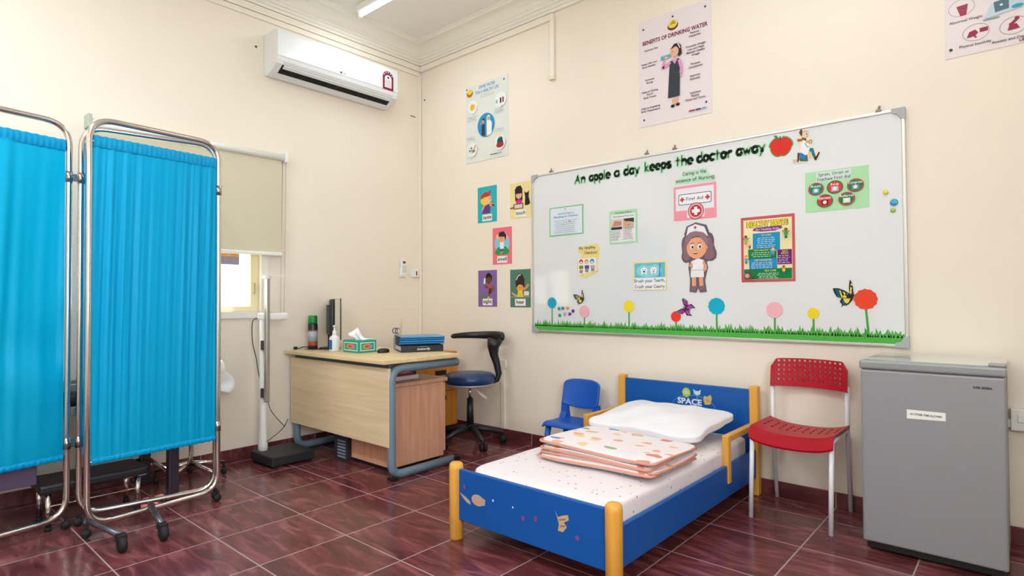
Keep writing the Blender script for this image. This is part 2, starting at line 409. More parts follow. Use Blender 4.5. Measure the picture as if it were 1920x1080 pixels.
# wall switches, remote
rm = root('remote_control', 'white air conditioner remote in a holder on the left wall', 'remote control', (.012, -.221, 1.35))
obj('holder', B().box(.0005, .022, -.256, -.186, 1.345, 1.43, .004), whitep, rm)
obj('handset', B().box(.008, .028, -.250, -.192, 1.36, 1.50, .006), whitep, rm)
p = Print((.0282, 0, 0), (0, 1, 0), (0, 0, 1), (1, 0, 0)); p.rect(-.236, 1.465, -.206, 1.488, '5A5E5C')
for r_ in range(5):
    for c_ in range(3): p.rect(-.240+c_*.014, 1.44-r_*.014, -.230+c_*.014, 1.448-r_*.014, 'BFC2BE')
p.make('keypad', rm)
sw = root('isolator_switch', 'small white wall switch with a red rocker beside the remote', 'switch', (.01, -.084, 1.345))
obj('plate', B().box(.0005, .02, -.126, -.042, 1.346, 1.422, .004), whitep, sw)
obj('rocker', B().box(.02, .026, -.080, -.066, 1.362, 1.40, .002), mat('red_rocker', 'A2232E', .4), sw)
# double outlet right of the fridge
ou = root('wall_outlet', 'white double socket on trunking at the right of the fridge', 'outlet', (4.27, -.01, .53))
obj('plate', B().box(4.200, 4.36, -.035, -.0005, .525, .625, .005), whitep, ou)
obj('trunking', B().box(3.9, 4.21, -.022, -.0005, .535, .575, .003), whitep, ou)
obj('switch_rocker', B().box(4.225, 4.26, -.04, -.034, .565, .60, .002), whitep, ou); obj('switch_rocker', B().box(4.275, 4.31, -.04, -.034, .565, .60, .002), whitep, ou)
# screws in the walls
screwm = mat('dark_screw', '5A4A3A', .5, .6)
one('wall_screw', B().lathe([(.006, 0), (.009, .004), (.005, .008)], (0.0005, -1.575, 3.02), 10, 'x'), screwm, 'dark screw in the left wall near the air conditioner', 'screw')
one('wall_screw', B().lathe([(.006, 0), (.008, .004), (.004, .007)], (.0585, -.0075, 3.006), 10, 'y'), screwm, 'tiny dark screw in the back wall next to the room corner', 'screw')
one('wall_plug', B().box(.0005, .006, -.125, -.068, 2.838, 2.848, .002), mat('scuff', '9C8866', .7), 'small scuffed plug on the left wall below the air conditioner end', 'wall plug')

# ceiling lamps
tubem = emis('lamp_tube', 'F4F8FF', 1.6)
for i, ((x0, y), L) in enumerate(LAMPS):
    lab = ['white fluorescent batten at the top edge above the air conditioner', 'added unseen fluorescent batten over the whiteboard side of the room', 'added unseen fluorescent batten above the folding screen side behind the view', 'added unseen fluorescent batten behind the viewpoint'][i]
    r = root('ceiling_lamp', lab, 'lamp', (x0+L/2, y, CZ-.09))
    obj('lamp_housing', B().box(x0, x0+L, y-.03, y+.03, CZ-.055, CZ-.0005, .006), white_enamel, r)
    for e in (x0, x0+L-.022): obj('end_holder', B().box(e, e+.022, y-.018, y+.018, CZ-.10, CZ-.05, .004), whitep, r)
    obj('fluorescent_tube', B().tube([(x0+.02, y, CZ-.08), (x0+L-.02, y, CZ-.08)], .013, 14), tubem, r)
    ld = bpy.data.lights.new('lamp_light', 'AREA'); ld.shape = 'RECTANGLE'; ld.size = L; ld.size_y = .12; ld.energy = LAMP_W[i]; ld.color = (.86, .94, 1.0)
    lo = bpy.data.objects.new('lamp_light', ld); COL.objects.link(lo); lo.location = (x0+L/2, y, CZ-.105)

# ------------------------------------------------------------------ air conditioner
ac = root('air_conditioner', 'white wall mounted split air conditioner near the ceiling corner', 'air conditioner', (.1, -.97, 2.82))
acw = mat('ac_white', 'E5E8E7', .3, coat=.3); acu = mat('ac_under', 'E6DCC8', .4)
Y0, Y1 = -1.512, -.425
prof_ac = [(.002, 3.13), (.175, 3.13), (.195, 3.12), (.203, 3.10), (.205, 2.93), (.198, 2.895), (.18, 2.872)]
under = [(.18, 2.872), (.165, 2.858), (.16, 2.86), (.11, 2.835), (.105, 2.83), (.05, 2.812), (.02, 2.815), (.002, 2.83)]
b = B(); b.prism([(x, Y0, z) for x, z in prof_ac+[(.17, 2.885), (.12, 2.885), (.10, 2.84)]+under[4:]], (0, Y1-Y0, 0))
bmesh.ops.bevel(b.bm, geom=[e for e in b.bm.edges if abs(e.verts[0].co.y-e.verts[1].co.y) < 1e-6 and abs(e.verts[0].co.y-Y0) < 1e-6 or abs(e.verts[0].co.y-Y1) < 1e-6 and abs(e.verts[1].co.y-Y1) < 1e-6], offset=.004, segments=2, affect='EDGES')
obj('body', b, acw, ac)
for ya in (Y0+.002, Y1-.05): obj('end_cheek', B().prism([(.198, ya, 2.90), (.190, ya, 2.874), (.106, ya, 2.8275), (.10, ya, 2.85), (.15, ya, 2.90)], (0, .048, 0)), acw, ac)
obj('outlet_slot', B().prism([(.181, Y0+.05, 2.8705), (.108, Y0+.05, 2.829), (.108, Y0+.05, 2.85), (.17, Y0+.05, 2.884)], (0, Y1-Y0-.10, 0)), mat('slot_black', '120F0E', .8), ac)
for k in range(13):
    yv = Y0+.09+k*.072; obj('vane', B().prism([(.155, yv, 2.856), (.116, yv, 2.834), (.114, yv, 2.829), (.155, yv, 2.851)], (0, .004, 0)), mat('vane_dark', '2A2724', .6), ac)
b = B(); b.prism([(.160, Y0+.062, 2.854), (.184, Y0+.062, 2.868), (.187, Y0+.062, 2.862), (.163, Y0+.062, 2.848)], (0, Y1-Y0-.12, 0)); obj('louver', b, acw, ac)
obj('panel_seam', B().box(.2035, .2055, Y0+.004, Y1-.004, 2.925, 2.928), mat('seam', 'BDBDB6', .6), ac)
p = Print((.2062, 0, 0), (0, 1, 0), (0, 0, 1), (1, 0, 0))
p.ell(-.985, 2.945, .009, .009, '5A5A5C', 16); p.text('LG', -.955, 2.939, .012, '6A6A6E')
p.make('maker_mark', ac)
# energy label
p = Print((.2064, 0, 0), (0, 1, 0), (0, 0, 1), (1, 0, 0))
def arch(x0, x1, z0, z1, c):
    r = (x1-x0)/2; cx = (x0+x1)/2; pts = [(x0, z0), (x1, z0)]+[(cx+r*math.cos(PI*k/14), z1-r*.9+r*.9*math.sin(PI*k/14)) for k in range(15)]
    p.poly(pts, c)
arch(-.585, -.475, 2.925, 3.085, '8A1743'); arch(-.566, -.494, 2.944, 3.052, 'F1ECE8')
for k in range(5):
    a = PI*(.15+.175*k); p.ell(-.53+.046*math.cos(a), 3.033+.042*math.sin(a), .006, .006, 'F4E9EC', 10)
p.ell(-.53, 3.03, .012, .009, '4B4B4B', 10)
for k in range(6): p.line([(-.562, 3.005-k*.011), (-.498, 3.005-k*.011)], .003, 'B9B0B2')
p.make('energy_label', ac, 'maroon arched energy rating sticker')

# ------------------------------------------------------------------ whiteboard
X0, X1, Z0, Z1 = 1.365, 3.815, .883, 2.103
wb = root('whiteboard', 'long white magnetic board with aluminium frame on the back wall', 'whiteboard', ((X0+X1)/2, -.01, Z0))
obj('board_surface', B().box(X0+.008, X1-.008, -.018, -.0005, Z0+.008, Z1-.008), mat('board_white', 'E0E3E4', .07, coat=.35), wb)
b = B(); fw = .016
b.box(X0, X1, -.024, -.0005, Z1-fw, Z1, .003).box(X0, X1, -.024, -.0005, Z0, Z0+fw, .003).box(X0, X0+fw, -.024, -.0005, Z0+fw, Z1-fw, .003).box(X1-fw, X1, -.024, -.0005, Z0+fw, Z1-fw, .003)
obj('frame', b, alu, wb)
for cx, cz in ((X0, Z0), (X1, Z0), (X0, Z1), (X1, Z1)):
    sx = 1 if cx == X0 else -1; sz = 1 if cz == Z0 else -1
    poly = [(0, 0), (.062, 0), (.058, .024), (.036, .03), (.028, .04), (.022, .056), (0, .06)]
    b = B(); b.prism([(cx+sx*(u-.002), -.0275, cz+sz*(v-.002)) for u, v in poly], (0, .027, 0)); obj('corner_piece', b, mat('corner_grey', 'A9ADAF', .45), wb)
for cx in (1.55, 2.36, 2.56, 3.70): 
    b = B().box(cx-.012, cx+.012, -.026, -.0005, Z1, Z1+.014, .003).tube([(cx, -.014, Z1+.012), (cx+.006, -.018, Z1+.032)], .005, 8); obj('hanging_clip', b, mat('clip_metal', '8A8378', .4, .7), wb)

# ---- grass border
gb = root('grass_border', 'green paper grass strip along the bottom of the whiteboard', 'paper border', (2.6, BOARD, .897))
p = wallprint(BOARD-.001); p.d = 0; x = X0+.018; xe = X1-.018; rg = random.Random(3)
p.rect(x, .899, xe, .935, '55AE4B')
while x < xe-.01:
    h = rg.uniform(.016, .052); wd = rg.uniform(.014, .026); ln = rg.uniform(-.008, .008)
    p.poly([(x-wd*.1, .93), (x+wd, .93), (x+wd*.72, .935+h*.55), (x+wd*.5+ln, .935+h), (x+wd*.22, .935+h*.5)], '55AE4B' if rg.random() > .25 else '47A23F', up=(rg.random() < .02)); x += wd*.66
p.make('grass_blades', gb)

# ---- flowers of card
def flower(x, z, r, c, zb, lab, jag=.06, lean=0):
    t = root('paper_flower', lab, 'paper flower', (x, BOARD, zb), 'paper flowers on the whiteboard')
    b = B(); b.prism([(x-.006+lean, BOARD-.0005, zb), (x+.006+lean, BOARD-.0005, zb), (x+.005, BOARD-.0005, z-r*.8), (x-.005, BOARD-.0005, z-r*.8)], (0, -.001, 0)); obj('stem', b, ink('4FA548'), t)
    b = B(); n = 48; b.prism([(x+r*(1+(jag if k % 4 < 2 else 0))*math.cos(2*PI*k/n), BOARD-.002, z+r*(1+(jag if k % 4 < 2 else 0))*math.sin(2*PI*k/n)) for k in range(n)], (0, -.0015, 0)); obj('flower_head', b, ink(c), t)
G0 = .93
flower(1.555, 1.108, .040, '22A6C6', G0, 'turquoise paper flower at the left end of the whiteboard grass')
flower(1.850, 1.045, .043, 'F0AFBC', G0, 'pale pink paper flower near the small coloured magnets', .02)
flower(2.216, 1.085, .040, 'F2DB36', G0, 'larger yellow paper flower below the tooth brushing notice', .03)
flower(2.560, 1.020, .033, 'E8402F', G0, 'short red paper flower under the purple butterfly')
flower(2.828, 1.088, .050, '14AFCC', G0, 'large blue paper flower right of the purple butterfly', .05)
flower(3.170, 1.068, .045, 'F2B4BF', G0, 'pale pink paper flower below the healthy habits poster', .02)
flower(3.375, 1.050, .030, 'F3D72E', G0, 'small yellow paper flower between the pink and red ones', .04)
flower(3.628, 1.128, .052, 'E94A32', G0, 'tall red paper flower at the right end of the whiteboard', .06, .012)

# ---- round magnets
def magnet(x, z, r, c, lab):
    b = B().lathe([(r, 0), (r, -.006), (r*.7, -.009), (r*.2, -.0095)], (x, BOARD-.0005, z), 18, 'y'); one('magnet', b, mat('magnet_'+c, c, .25, coat=.5), lab, 'magnet', 'round magnets on the whiteboard')
for x, z, c, lab in ((1.622, 1.066, '1F9E7C', 'green round magnet, leftmost in the upper row by the turquoise flower'), (1.657, 1.069, '2487B8', 'blue round magnet in the cluster by the turquoise flower'),
                     (1.701, 1.071, 'DDAA28', 'amber round magnet in the cluster by the turquoise flower'), (1.628, 1.016, '1EA585', 'green round magnet, lowest of the cluster by the turquoise flower'),
                     (1.676, 1.026, 'C79AC2', 'pale lilac round magnet in the cluster by the turquoise flower'), (1.720, 1.026, '6A2E9E', 'purple round magnet in the lower row of the cluster'),
                     (1.750, 1.049, '66299A', 'purple round magnet nearest the left pink flower')):
    magnet(x, z, .0125, c, lab)
magnet(3.726, 1.680, .012, 'E5CF2A', 'small yellow magnet near the right edge of the whiteboard')
magnet(3.762, 1.624, .018, '1F9FD0', 'blue magnet near the right edge, largest of the three')
magnet(3.757, 1.584, .012, 'A5C233', 'small lime magnet near the right edge, lowest of the three')

# ---- butterflies
def butterfly(cx, cz, s, rot, cols, lab):
    t = root('paper_butterfly', lab, 'butterfly', (cx, BOARD, cz-s), 'paper butterflies on the whiteboard')
    dark, light, blue = cols
    def R(u, v): c, q = math.cos(rot), math.sin(rot); return (cx+s*(u*c-v*q), cz+s*(u*q+v*c))
    for sx in (1, -1):
        k = .95 if sx > 0 else 1.0
        p = wallprint(BOARD-.003)
        up = [(0, .05), (.25*sx, .55), (.8*sx*k, 1.0*k), (1.0*sx*k, .85*k), (.85*sx, .3), (.4*sx, -.05)]
        lo = [(0, -.05), (.45*sx, -.02), (.72*sx, -.3), (.6*sx, -.65), (.45*sx, -.95), (.38*sx, -.65), (.12*sx, -.4)]
        p.poly([R(*q) for q in up], dark); p.poly([R(*q) for q in lo], dark)
        p.poly([R(.12*sx+u*.78, .04+v*.78) for u, v in up[1:]], light); p.poly([R(.03*sx+u*.72, v*.72-.04) for u, v in lo], light)
        for a in (.35, .55, .75): p.poly([R(a*sx, a*1.05), R((a+.06)*sx, a*1.05-.02), R((a+.02)*sx, .12), R((a-.04)*sx, .12)], dark)
        p.poly([R(.78*sx, .9), R(.97*sx, .84), R(.84*sx, .35), R(.74*sx, .4)], blue); p.poly([R(.3*sx, -.5), R(.58*sx, -.42), R(.5*sx, -.68)], blue)
        p.make('wing', t)
    b = B(); a0 = R(0, .45); a1 = R(0, -.5); b.tube([(a0[0], BOARD-.006, a0[1]), ((a0[0]+a1[0])/2, BOARD-.008, (a0[1]+a1[1])/2), (a1[0], BOARD-.006, a1[1])], [.002, .005, .002], 8)
    obj('body', b, ink(dark), t)
def side_butterfly(x0, z0, wd, ht, cols, lab):
    t = root('paper_butterfly', lab, 'butterfly', (x0+wd/2, BOARD, z0), 'paper butterflies on the whiteboard'); dark, light, blue = cols
    def K(*q): return [(x0+(u-115)/500*wd, z0+(715-v)/590*ht) for u, v in q]
    p = wallprint(BOARD-.003)
    p.poly(K((310, 520), (540, 500), (575, 540), (480, 640), (420, 672), (350, 665), (300, 712), (325, 650), (272, 590)), dark).poly(K((350, 522), (520, 512), (480, 600), (440, 630), (385, 600)), light).poly(K((318, 580), (345, 535), (385, 615), (435, 640), (400, 662), (345, 648)), blue)
    p.make('hind_wing', t)
    p = wallprint(BOARD-.005)
    p.poly(K((115, 310), (150, 300), (240, 300), (400, 358), (520, 430), (570, 490), (500, 520), (310, 512), (210, 490), (150, 400)), dark).poly(K((165, 312), (245, 308), (300, 500), (235, 488)), blue).poly(K((262, 345), (300, 352), (345, 500), (318, 505)), light).poly(K((345, 372), (400, 392), (410, 440), (380, 450)), light).poly(K((350, 455), (430, 462), (430, 508), (352, 508)), light).poly(K((440, 415), (470, 425), (440, 440)), light)
    p.make('fore_wing', t)
    p = wallprint(BOARD-.005)
    p.poly(K((515, 125), (545, 165), (575, 260), (590, 400), (612, 470), (560, 490), (500, 420), (488, 300), (500, 180)), dark).poly(K((540, 200), (565, 225), (568, 255), (525, 250)), light).poly(K((520, 275), (560, 300), (545, 350), (555, 385), (530, 445), (508, 395)), light)
    p.make('fore_wing', t)
    q = K((600, 452), (560, 510), (500, 610)); b = B(); b.tube([(q[0][0], BOARD-.008, q[0][1]), (q[1][0], BOARD-.008, q[1][1]), (q[2][0], BOARD-.006, q[2][1])], [wd*.03, wd*.05, wd*.015], 8); obj('body', b, ink('4A2F38'), t)
side_butterfly(1.754, 1.092, .098, .112, ('3A3A34', 'E4D463', '55655C'), 'small yellow and black butterfly above the left pink flower')
butterfly(2.634, 1.072, .056, 1.15, ('5A1F4E', 'B5419A', '3E7FA8'), 'purple and pink butterfly above the short red flower')
side_butterfly(3.474, 1.083, .104, .150, ('2B2A26', 'E8D35A', '1F5E7C'), 'yellow butterfly with blue wing tips beside the tall red flower')

# ---- round hand-printed alphabet drawn with strokes (x-height .5, ascender .8)
def arc(cx, cy, rx, ry, a0, a1, n=9): return [(cx+rx*math.cos(math.radians(a0+(a1-a0)*k/n)), cy+ry*math.sin(math.radians(a0+(a1-a0)*k/n))) for k in range(n+1)]
O_ = arc(.22, .25, .20, .25, 40, 400, 14)
HAND = {
 'a': (.44, [arc(.21, .25, .19, .25, 50, 360, 12)[:], [(.40, .48), (.41, .0)]]), 'b': (.42, [[(.04, .8), (.04, .0)], arc(.22, .23, .18, .23, 160, -160, 12)]), 'c': (.38, [arc(.23, .25, .20, .25, 50, 310, 11)]),
 'd': (.44, [arc(.21, .24, .19, .24, 50, 330, 12), [(.41, .8), (.41, .0)]]), 'e': (.42, [[(.04, .25), (.39, .28)]+arc(.21, .25, .19, .25, 10, 310, 12)]), 'f': (.34, [arc(.24, .62, .10, .16, 60, 180, 5)+[(.14, .0)], [(.02, .44), (.30, .45)]]),
 'g': (.44, [arc(.21, .26, .19, .24, 50, 350, 12), [(.41, .48), (.40, -.08)]+arc(.22, -.08, .18, .18, 0, -150, 6)]), 'h': (.42, [[(.05, .8), (.05, .0)], arc(.22, .26, .17, .22, 170, 0, 7)+[(.39, .0)]]),
 'i': (.16, [[(.07, .46), (.07, .0)], [(.07, .64), (.07, .66)]]), 'j': (.2, [[(.12, .46), (.10, -.2), (.0, -.24)]]), 'k': (.40, [[(.05, .8), (.05, .0)], [(.34, .46), (.06, .20), (.36, .0)]]), 'l': (.14, [[(.07, .8), (.07, .0)]]),
 'm': (.62, [[(.05, .46), (.05, .0)], arc(.18, .26, .13, .2, 170, 0, 6)+[(.31, .0)], arc(.44, .26, .13, .2, 170, 0, 6)+[(.57, .0)]]), 'n': (.42, [[(.05, .47), (.05, .0)], arc(.22, .26, .17, .22, 170, 0, 7)+[(.39, .0)]]), 'o': (.44, [O_]),
 'p': (.42, [[(.05, .48), (.05, -.28)], arc(.22, .25, .18, .24, 160, -160, 12)]), 'q': (.42, [arc(.21, .25, .19, .25, 50, 330, 12), [(.40, .48), (.40, -.28)]]), 'r': (.34, [[(.06, .47), (.06, .0)], arc(.22, .28, .16, .2, 170, 50, 5)]),
 's': (.36, [arc(.19, .37, .14, .12, 40, 250, 7)+arc(.18, .12, .15, .13, 80, -150, 8)]), 't': (.38, [[(.18, .72), (.18, .0)], [(.02, .46), (.36, .47)]]), 'u': (.42, [[(.04, .47)]+arc(.21, .18, .17, .18, 180, 330, 7), [(.38, .47), (.39, .0)]]),
 'v': (.38, [[(.02, .47), (.19, .0), (.36, .48)]]), 'w': (.58, [[(.02, .47), (.14, .0), (.29, .40), (.43, .0), (.57, .48)]]), 'x': (.38, [[(.02, .47), (.36, .0)], [(.34, .47), (.02, .0)]]), 'y': (.42, [[(.03, .47), (.22, .06)], [(.41, .48), (.22, .06), (.08, -.28)]]), 'z': (.38, [[(.03, .46), (.35, .46), (.03, .0), (.36, .0)]]),
 'A': (.60, [[(.02, .0), (.34, .76), (.52, .0)], [(.12, .26), (.48, .26)]]), 'B': (.48, [[(.05, .76), (.05, .0)], [(.05, .76)]+arc(.20, .58, .18, .18, 90, -90, 6)+arc(.22, .20, .22, .20, 90, -90, 6)+[(.05, .0)]]), 'C': (.52, [arc(.30, .38, .26, .38, 50, 310, 11)]), 'F': (.46, [[(.06, .0), (.06, .76), (.42, .76)], [(.06, .40), (.36, .40)]]),
 'H': (.58, [[(.06, .76), (.06, .0)], [(.50, .76), (.50, .0)], [(.06, .38), (.50, .38)]]), 'M': (.72, [[(.05, .0), (.14, .76), (.35, .15), (.56, .76), (.66, .0)]]), 'N': (.62, [[(.06, .0), (.06, .76), (.52, .02), (.52, .78)]]), 'S': (.48, [arc(.25, .57, .19, .19, 40, 250, 8)+arc(.23, .18, .20, .19, 80, -150, 8)]), 'T': (.5, [[(.25, .0), (.25, .76)], [(.0, .76), (.5, .76)]]),
 ',': (.14, [[(.08, .05), (.04, -.12)]]), ' ': (.26, []) }
def hand(p, s, x, y, h, c, w, th):
    tot = sum(HAND[q][0]+.10 for q in s)-.10; k = h; kx = w/tot; u = x-w/2; p.up()
    for q in s:
        wd_, st_ = HAND[q]
        for line in st_:
            P_ = [(u+a*kx, y+b*k) for a, b in line]; p.line(P_, th, c); d_ = p.d
            for a, b in P_: p.d = d_; p.ell(a, b, th/2, th/2, c, 8)
            p.d = d_-p.step
        u += (wd_+.10)*kx
    p.up(2)

# ---- cut out words
words = [('An', 1.774, 1.864), ('apple', 1.901, 2.075), ('a', 2.110, 2.151), ('day', 2.187, 2.306), ('keeps', 2.347, 2.536), ('the', 2.569, 2.685), ('doctor', 2.714, 2.933), ('away', 2.962, 3.127)]
for wd, xa, xb in words:
    t = root('cutout_word', 'black cut-out word "%s" on green paper along the top of the board' % wd, 'lettering', ((xa+xb)/2, BOARD, 1.975), 'cut-out headline words')
    p = wallprint(BOARD-.001); hand(p, wd, (xa+xb)/2, 1.988+(xa-1.77)*.008, .075, 'A5DFAC', xb-xa, .021); p.make('green_backing', t)
    p = wallprint(BOARD-.0025); hand(p, wd, (xa+xb)/2, 1.988+(xa-1.77)*.008, .075, '2A2C32', xb-xa, .0055); p.make('letters', t)

# ---- apple
t = root('paper_apple', 'red paper apple with a green leaf at the end of the headline', 'apple cut-out', (3.215, BOARD, 1.94))
def apple_pts(cx, cz, s):
    out = []
    for k in range(40):
        a = 2*PI*k/40; r = 1+.10*math.cos(2*a)*0; x = math.cos(a); z = math.sin(a)
        z = z*.95-(.22*math.exp(-(x/.22)**2) if z > 0 else -.12*math.exp(-(x/.2)**2)); x = x*(1.05 if z > 0 else .92); out.append((cx+s*x, cz+s*z))
    return out
p = wallprint(BOARD-.001); p.poly(apple_pts(3.216, 2.008, .066), '5FB466'); p.make('green_backing', t)
p = wallprint(BOARD-.0022); p.poly(apple_pts(3.216, 2.008, .060), 'D9362E'); p.make('apple_body', t)
p = wallprint(BOARD-.0035); p.poly([(3.212, 2.05), (3.195, 2.075), (3.178, 2.078), (3.190, 2.058)], '3C8F4E').poly([(3.214, 2.05), (3.238, 2.072), (3.23, 2.058)], '3C8F4E').poly([(3.210, 2.045), (3.218, 2.045), (3.217, 2.068), (3.211, 2.068)], '6A4A2C'); p.make('leaf', t)

# ---- cartoon doctor running
t = root('paper_doctor', 'cartoon doctor cut-out in white coat and blue trousers by the apple', 'cut-out', (3.35, BOARD, 1.89))
p = wallprint(BOARD-.002)
def D(*q): return [(3.2564+u*.0002044, 2.110-v*.000222-(u/13.5-30)*.00054) for u, v in q]
p.poly(D((300, 110), (400, 120), (520, 170), (560, 330), (620, 380), (600, 540), (680, 640), (760, 650), (830, 720), (720, 920), (640, 890), (560, 760), (500, 950), (110, 1010), (110, 880), (230, 860), (250, 700), (310, 640), (300, 470), (210, 440), (220, 350), (310, 320), (270, 220)), 'F1E2C4')
p.poly(D((290, 900), (310, 720), (490, 760), (500, 930), (300, 940)), '4E6B57').poly(D((120, 900), (230, 880), (235, 960), (130, 1000)), 'C9C4B4')
p.poly(D((270, 720), (330, 730), (450, 790), (440, 860), (400, 900), (300, 830)), '2E7FC0').poly(D((240, 720), (290, 720), (290, 880), (260, 970), (230, 960)), '5C3F38')
p.poly(D((520, 690), (580, 680), (600, 840), (530, 840)), 'F2C47E').poly(D((540, 590), (640, 590), (700, 800), (660, 860), (610, 780), (590, 690), (530, 670)), '1F7F98').poly(D((650, 830), (720, 780), (770, 680), (805, 690), (760, 800), (705, 905), (660, 880)), '4A3430')
p.poly(D((370, 390), (430, 380), (540, 500), (550, 620), (490, 760), (430, 780), (380, 740), (310, 660), (350, 520)), 'E9EFF0').line(D((430, 470), (500, 580), (540, 560)), .005, '8FA0A8').poly(D((340, 320), (470, 350), (460, 430), (400, 380)), '5E5A40')
p.line(D((240, 400), (330, 400), (400, 370)), .014, 'A8643E').line(D((470, 470), (520, 400)), .012, 'E8A85A').ring(*D((570, 430))[0], .0075, .009, .004, '9A8468')
p.ell(*D((440, 235))[0], .019, .023, 'EBCFB4', 18).poly(D((290, 210), (330, 115), (380, 150), (370, 290), (330, 280)), '5F4A40').poly(D((480, 280), (520, 270), (500, 320)), 'C98A80').ell(*D((480, 240))[0], .003, .004, '3A2E2A', 8).line(D((395, 200), (450, 170), (510, 200)), .002, '7A6A60')
p.make('figure', t)

def sheet(name, lab, x0, z0, x1, z1, col, cat='paper sheet', y=BOARD, th=.0012, tilt=0, tag=None):
    t = root(name, lab, cat, ((x0+x1)/2, y, z0)); cx, cz = (x0+x1)/2, (z0+z1)/2
    c, q = math.cos(tilt), math.sin(tilt)
    pts = [(cx+(a-cx)*c-(d-cz)*q, y-.0005, cz+(a-cx)*q+(d-cz)*c) for a, d in ((x0, z0), (x1, z0), (x1, z1), (x0, z1))]
    b = B(); b.prism(pts, (0, -th, 0)); obj('paper', b, ink(col), t); return t, wallprint(y-.0005-th-.0002)
def lines(p, x0, x1, z, n, dz, c, wd=.0035, rag=.25, al='c', rs=1):
    rg = random.Random(rs)
    for k in range(n):
        L = (x1-x0)*(1-rg.random()*rag); a = x0 if al == 'l' else (x0+x1-L)/2; u = a
        while u < a+L-.004:
            q = rg.uniform(.008, .022); p.line([(u, z-k*dz), (min(u+q, a+L), z-k*dz)], wd, c); u += q+.005

# ---- certificate-like notice
t, p = sheet('notice_sheet', 'white notice with a green border, leftmost sheet on the whiteboard', 1.536, 1.612, 1.846, 1.830, '7CC58A')
p.rect(1.545, 1.621, 1.837, 1.822, 'DCE4EC')
p.text('Cuts and Scrapes or', 1.69, 1.772, .014, '3F79B4', w=.15).text('Bleeding in Children', 1.69, 1.748, .015, '3F79B4', w=.22)
lines(p, 1.575, 1.80, 1.725, 7, .015, '7C90B0', .003); p.ell(1.692, 1.808, .006, .004, '777777', 8).ell(1.735, 1.712, .007, .006, 'B06060', 8)
p.make('printing', t)
# ---- nosebleed notice
t, p = sheet('notice_sheet', 'pale green nosebleed first aid sheet with a photo of a child', 2.068, 1.518, 2.288, 1.750, 'A8DDAF')
p.rect(2.08, 1.530, 2.272, 1.725, 'E4E6E6').text('Conduct Nose', 2.178, 1.728, .012, '4A5A52', w=.13).text('Nosebleed First Aid', 2.178, 1.703, .011, '4A5A52', w=.16)
p.rect(2.082, 1.618, 2.17, 1.69, 'D9C3B4').poly([(2.09, 1.64), (2.165, 1.648), (2.165, 1.672), (2.11, 1.68)], 'C08E72').rect(2.082, 1.618, 2.168, 1.636, '3A3A3A')
p.rect(2.176, 1.618, 2.262, 1.69, 'C6B8B0').ell(2.212, 1.655, .028, .030, 'DDA68A', 18).poly([(2.182, 1.69), (2.262, 1.69), (2.262, 1.66), (2.235, 1.668), (2.19, 1.672)], '453833').ell(2.222, 1.643, .006, .003, 'B04040', 8).rect(2.19, 1.618, 2.25, 1.628, '9FB7AE')
for k in range(4): p.ell(2.086, 1.606-k*.019, .003, .003, '444444', 8).ell(2.18, 1.606-k*.019, .003, .003, 'C23A4A', 8)
lines(p, 2.095, 2.16, 1.608, 6, .012, '6E6E70', .003, al='l', rs=4); lines(p, 2.19, 2.262, 1.608, 6, .012, 'A06A72', .003, al='l', rs=5)
p.make('printing', t)
# ---- checklist
t = root('checklist_cutout', 'yellow edged "My Healthy Checklist" cut-out above the small butterfly', 'cut-out', (1.87, BOARD, 1.29))
b = B(); b.prism([(x, BOARD-.0005, z) for x, z in ((1.80, 1.515), (1.965, 1.535), (1.985, 1.50), (1.978, 1.43), (1.965, 1.425), (1.97, 1.33), (1.86, 1.286), (1.80, 1.31), (1.785, 1.36), (1.80, 1.42), (1.84, 1.455), (1.80, 1.48))], (0, -.001, 0)); obj('paper', b, ink('EAD78C'), t)
p = wallprint(BOARD-.002); hand(p, 'My Healthy', 1.878, 1.498, .026, '2C2C2C', .14, .0028); hand(p, 'Checklist', 1.908, 1.463, .024, '3C3A34', .11, .0026)
p.poly([(1.80, 1.31), (1.96, 1.34), (1.955, 1.435), (1.80, 1.43)], 'EFEDE8')
for k, (c1, c2) in enumerate((('C74A3A', 'E8E0D0'), ('D89C70', 'E9D8C8'), ('3C8FB8', 'D8E8F0'))): p.ell(1.825+k*.048, 1.408, .018, .018, c1, 14).ell(1.825+k*.048, 1.402, .010, .009, c2, 10)
for k, c1 in enumerate(('7C8A3C', '4E4F8A', 'B9A9B8')): p.rect(1.808+k*.05, 1.355, 1.845+k*.05, 1.38, c1).rect(1.812+k*.05, 1.325+.006*k, 1.84+k*.05, 1.348+.004*k, '9A8A74')
p.make('printing', t)
# ---- brush your teeth
t, p = sheet('tooth_notice', 'tooth brushing notice with smiling teeth and pale yellow edge', 2.25, 1.190, 2.50, 1.388, 'EEDF95')
p.rect(2.263, 1.277, 2.488, 1.376, '6CC0D2').ell(2.37, 1.325, .095, .045, '8FD4E2').text('FRIENDS', 2.375, 1.357, .010, '3A8FB0', w=.06)
for x in (2.335, 2.405):
    p.ell(x, 1.328, .024, .018, 'F3F7F7', 16).poly([(x-.02, 1.325), (x+.02, 1.325), (x+.017, 1.295), (x+.006, 1.308), (x-.006, 1.308), (x-.017, 1.295)], 'F3F7F7').ell(x, 1.318, .010, .006, '6A2A34' if x < 2.37 else 'D98A94', 12).ell(x-.008, 1.331, .003, .004, '222222', 8).ell(x+.008, 1.331, .003, .004, '222222', 8)
p.line([(2.448, 1.282), (2.452, 1.368)], .008, '4795B4').rect(2.258, 1.196, 2.492, 1.277, 'EDEEF0')
hand(p, 'Brush your Teeth,', 2.375, 1.247, .026, '26384A', .225, .003); hand(p, 'Crush your Cavity', 2.375, 1.208, .026, '26384A', .22, .003); p.make('printing', t)
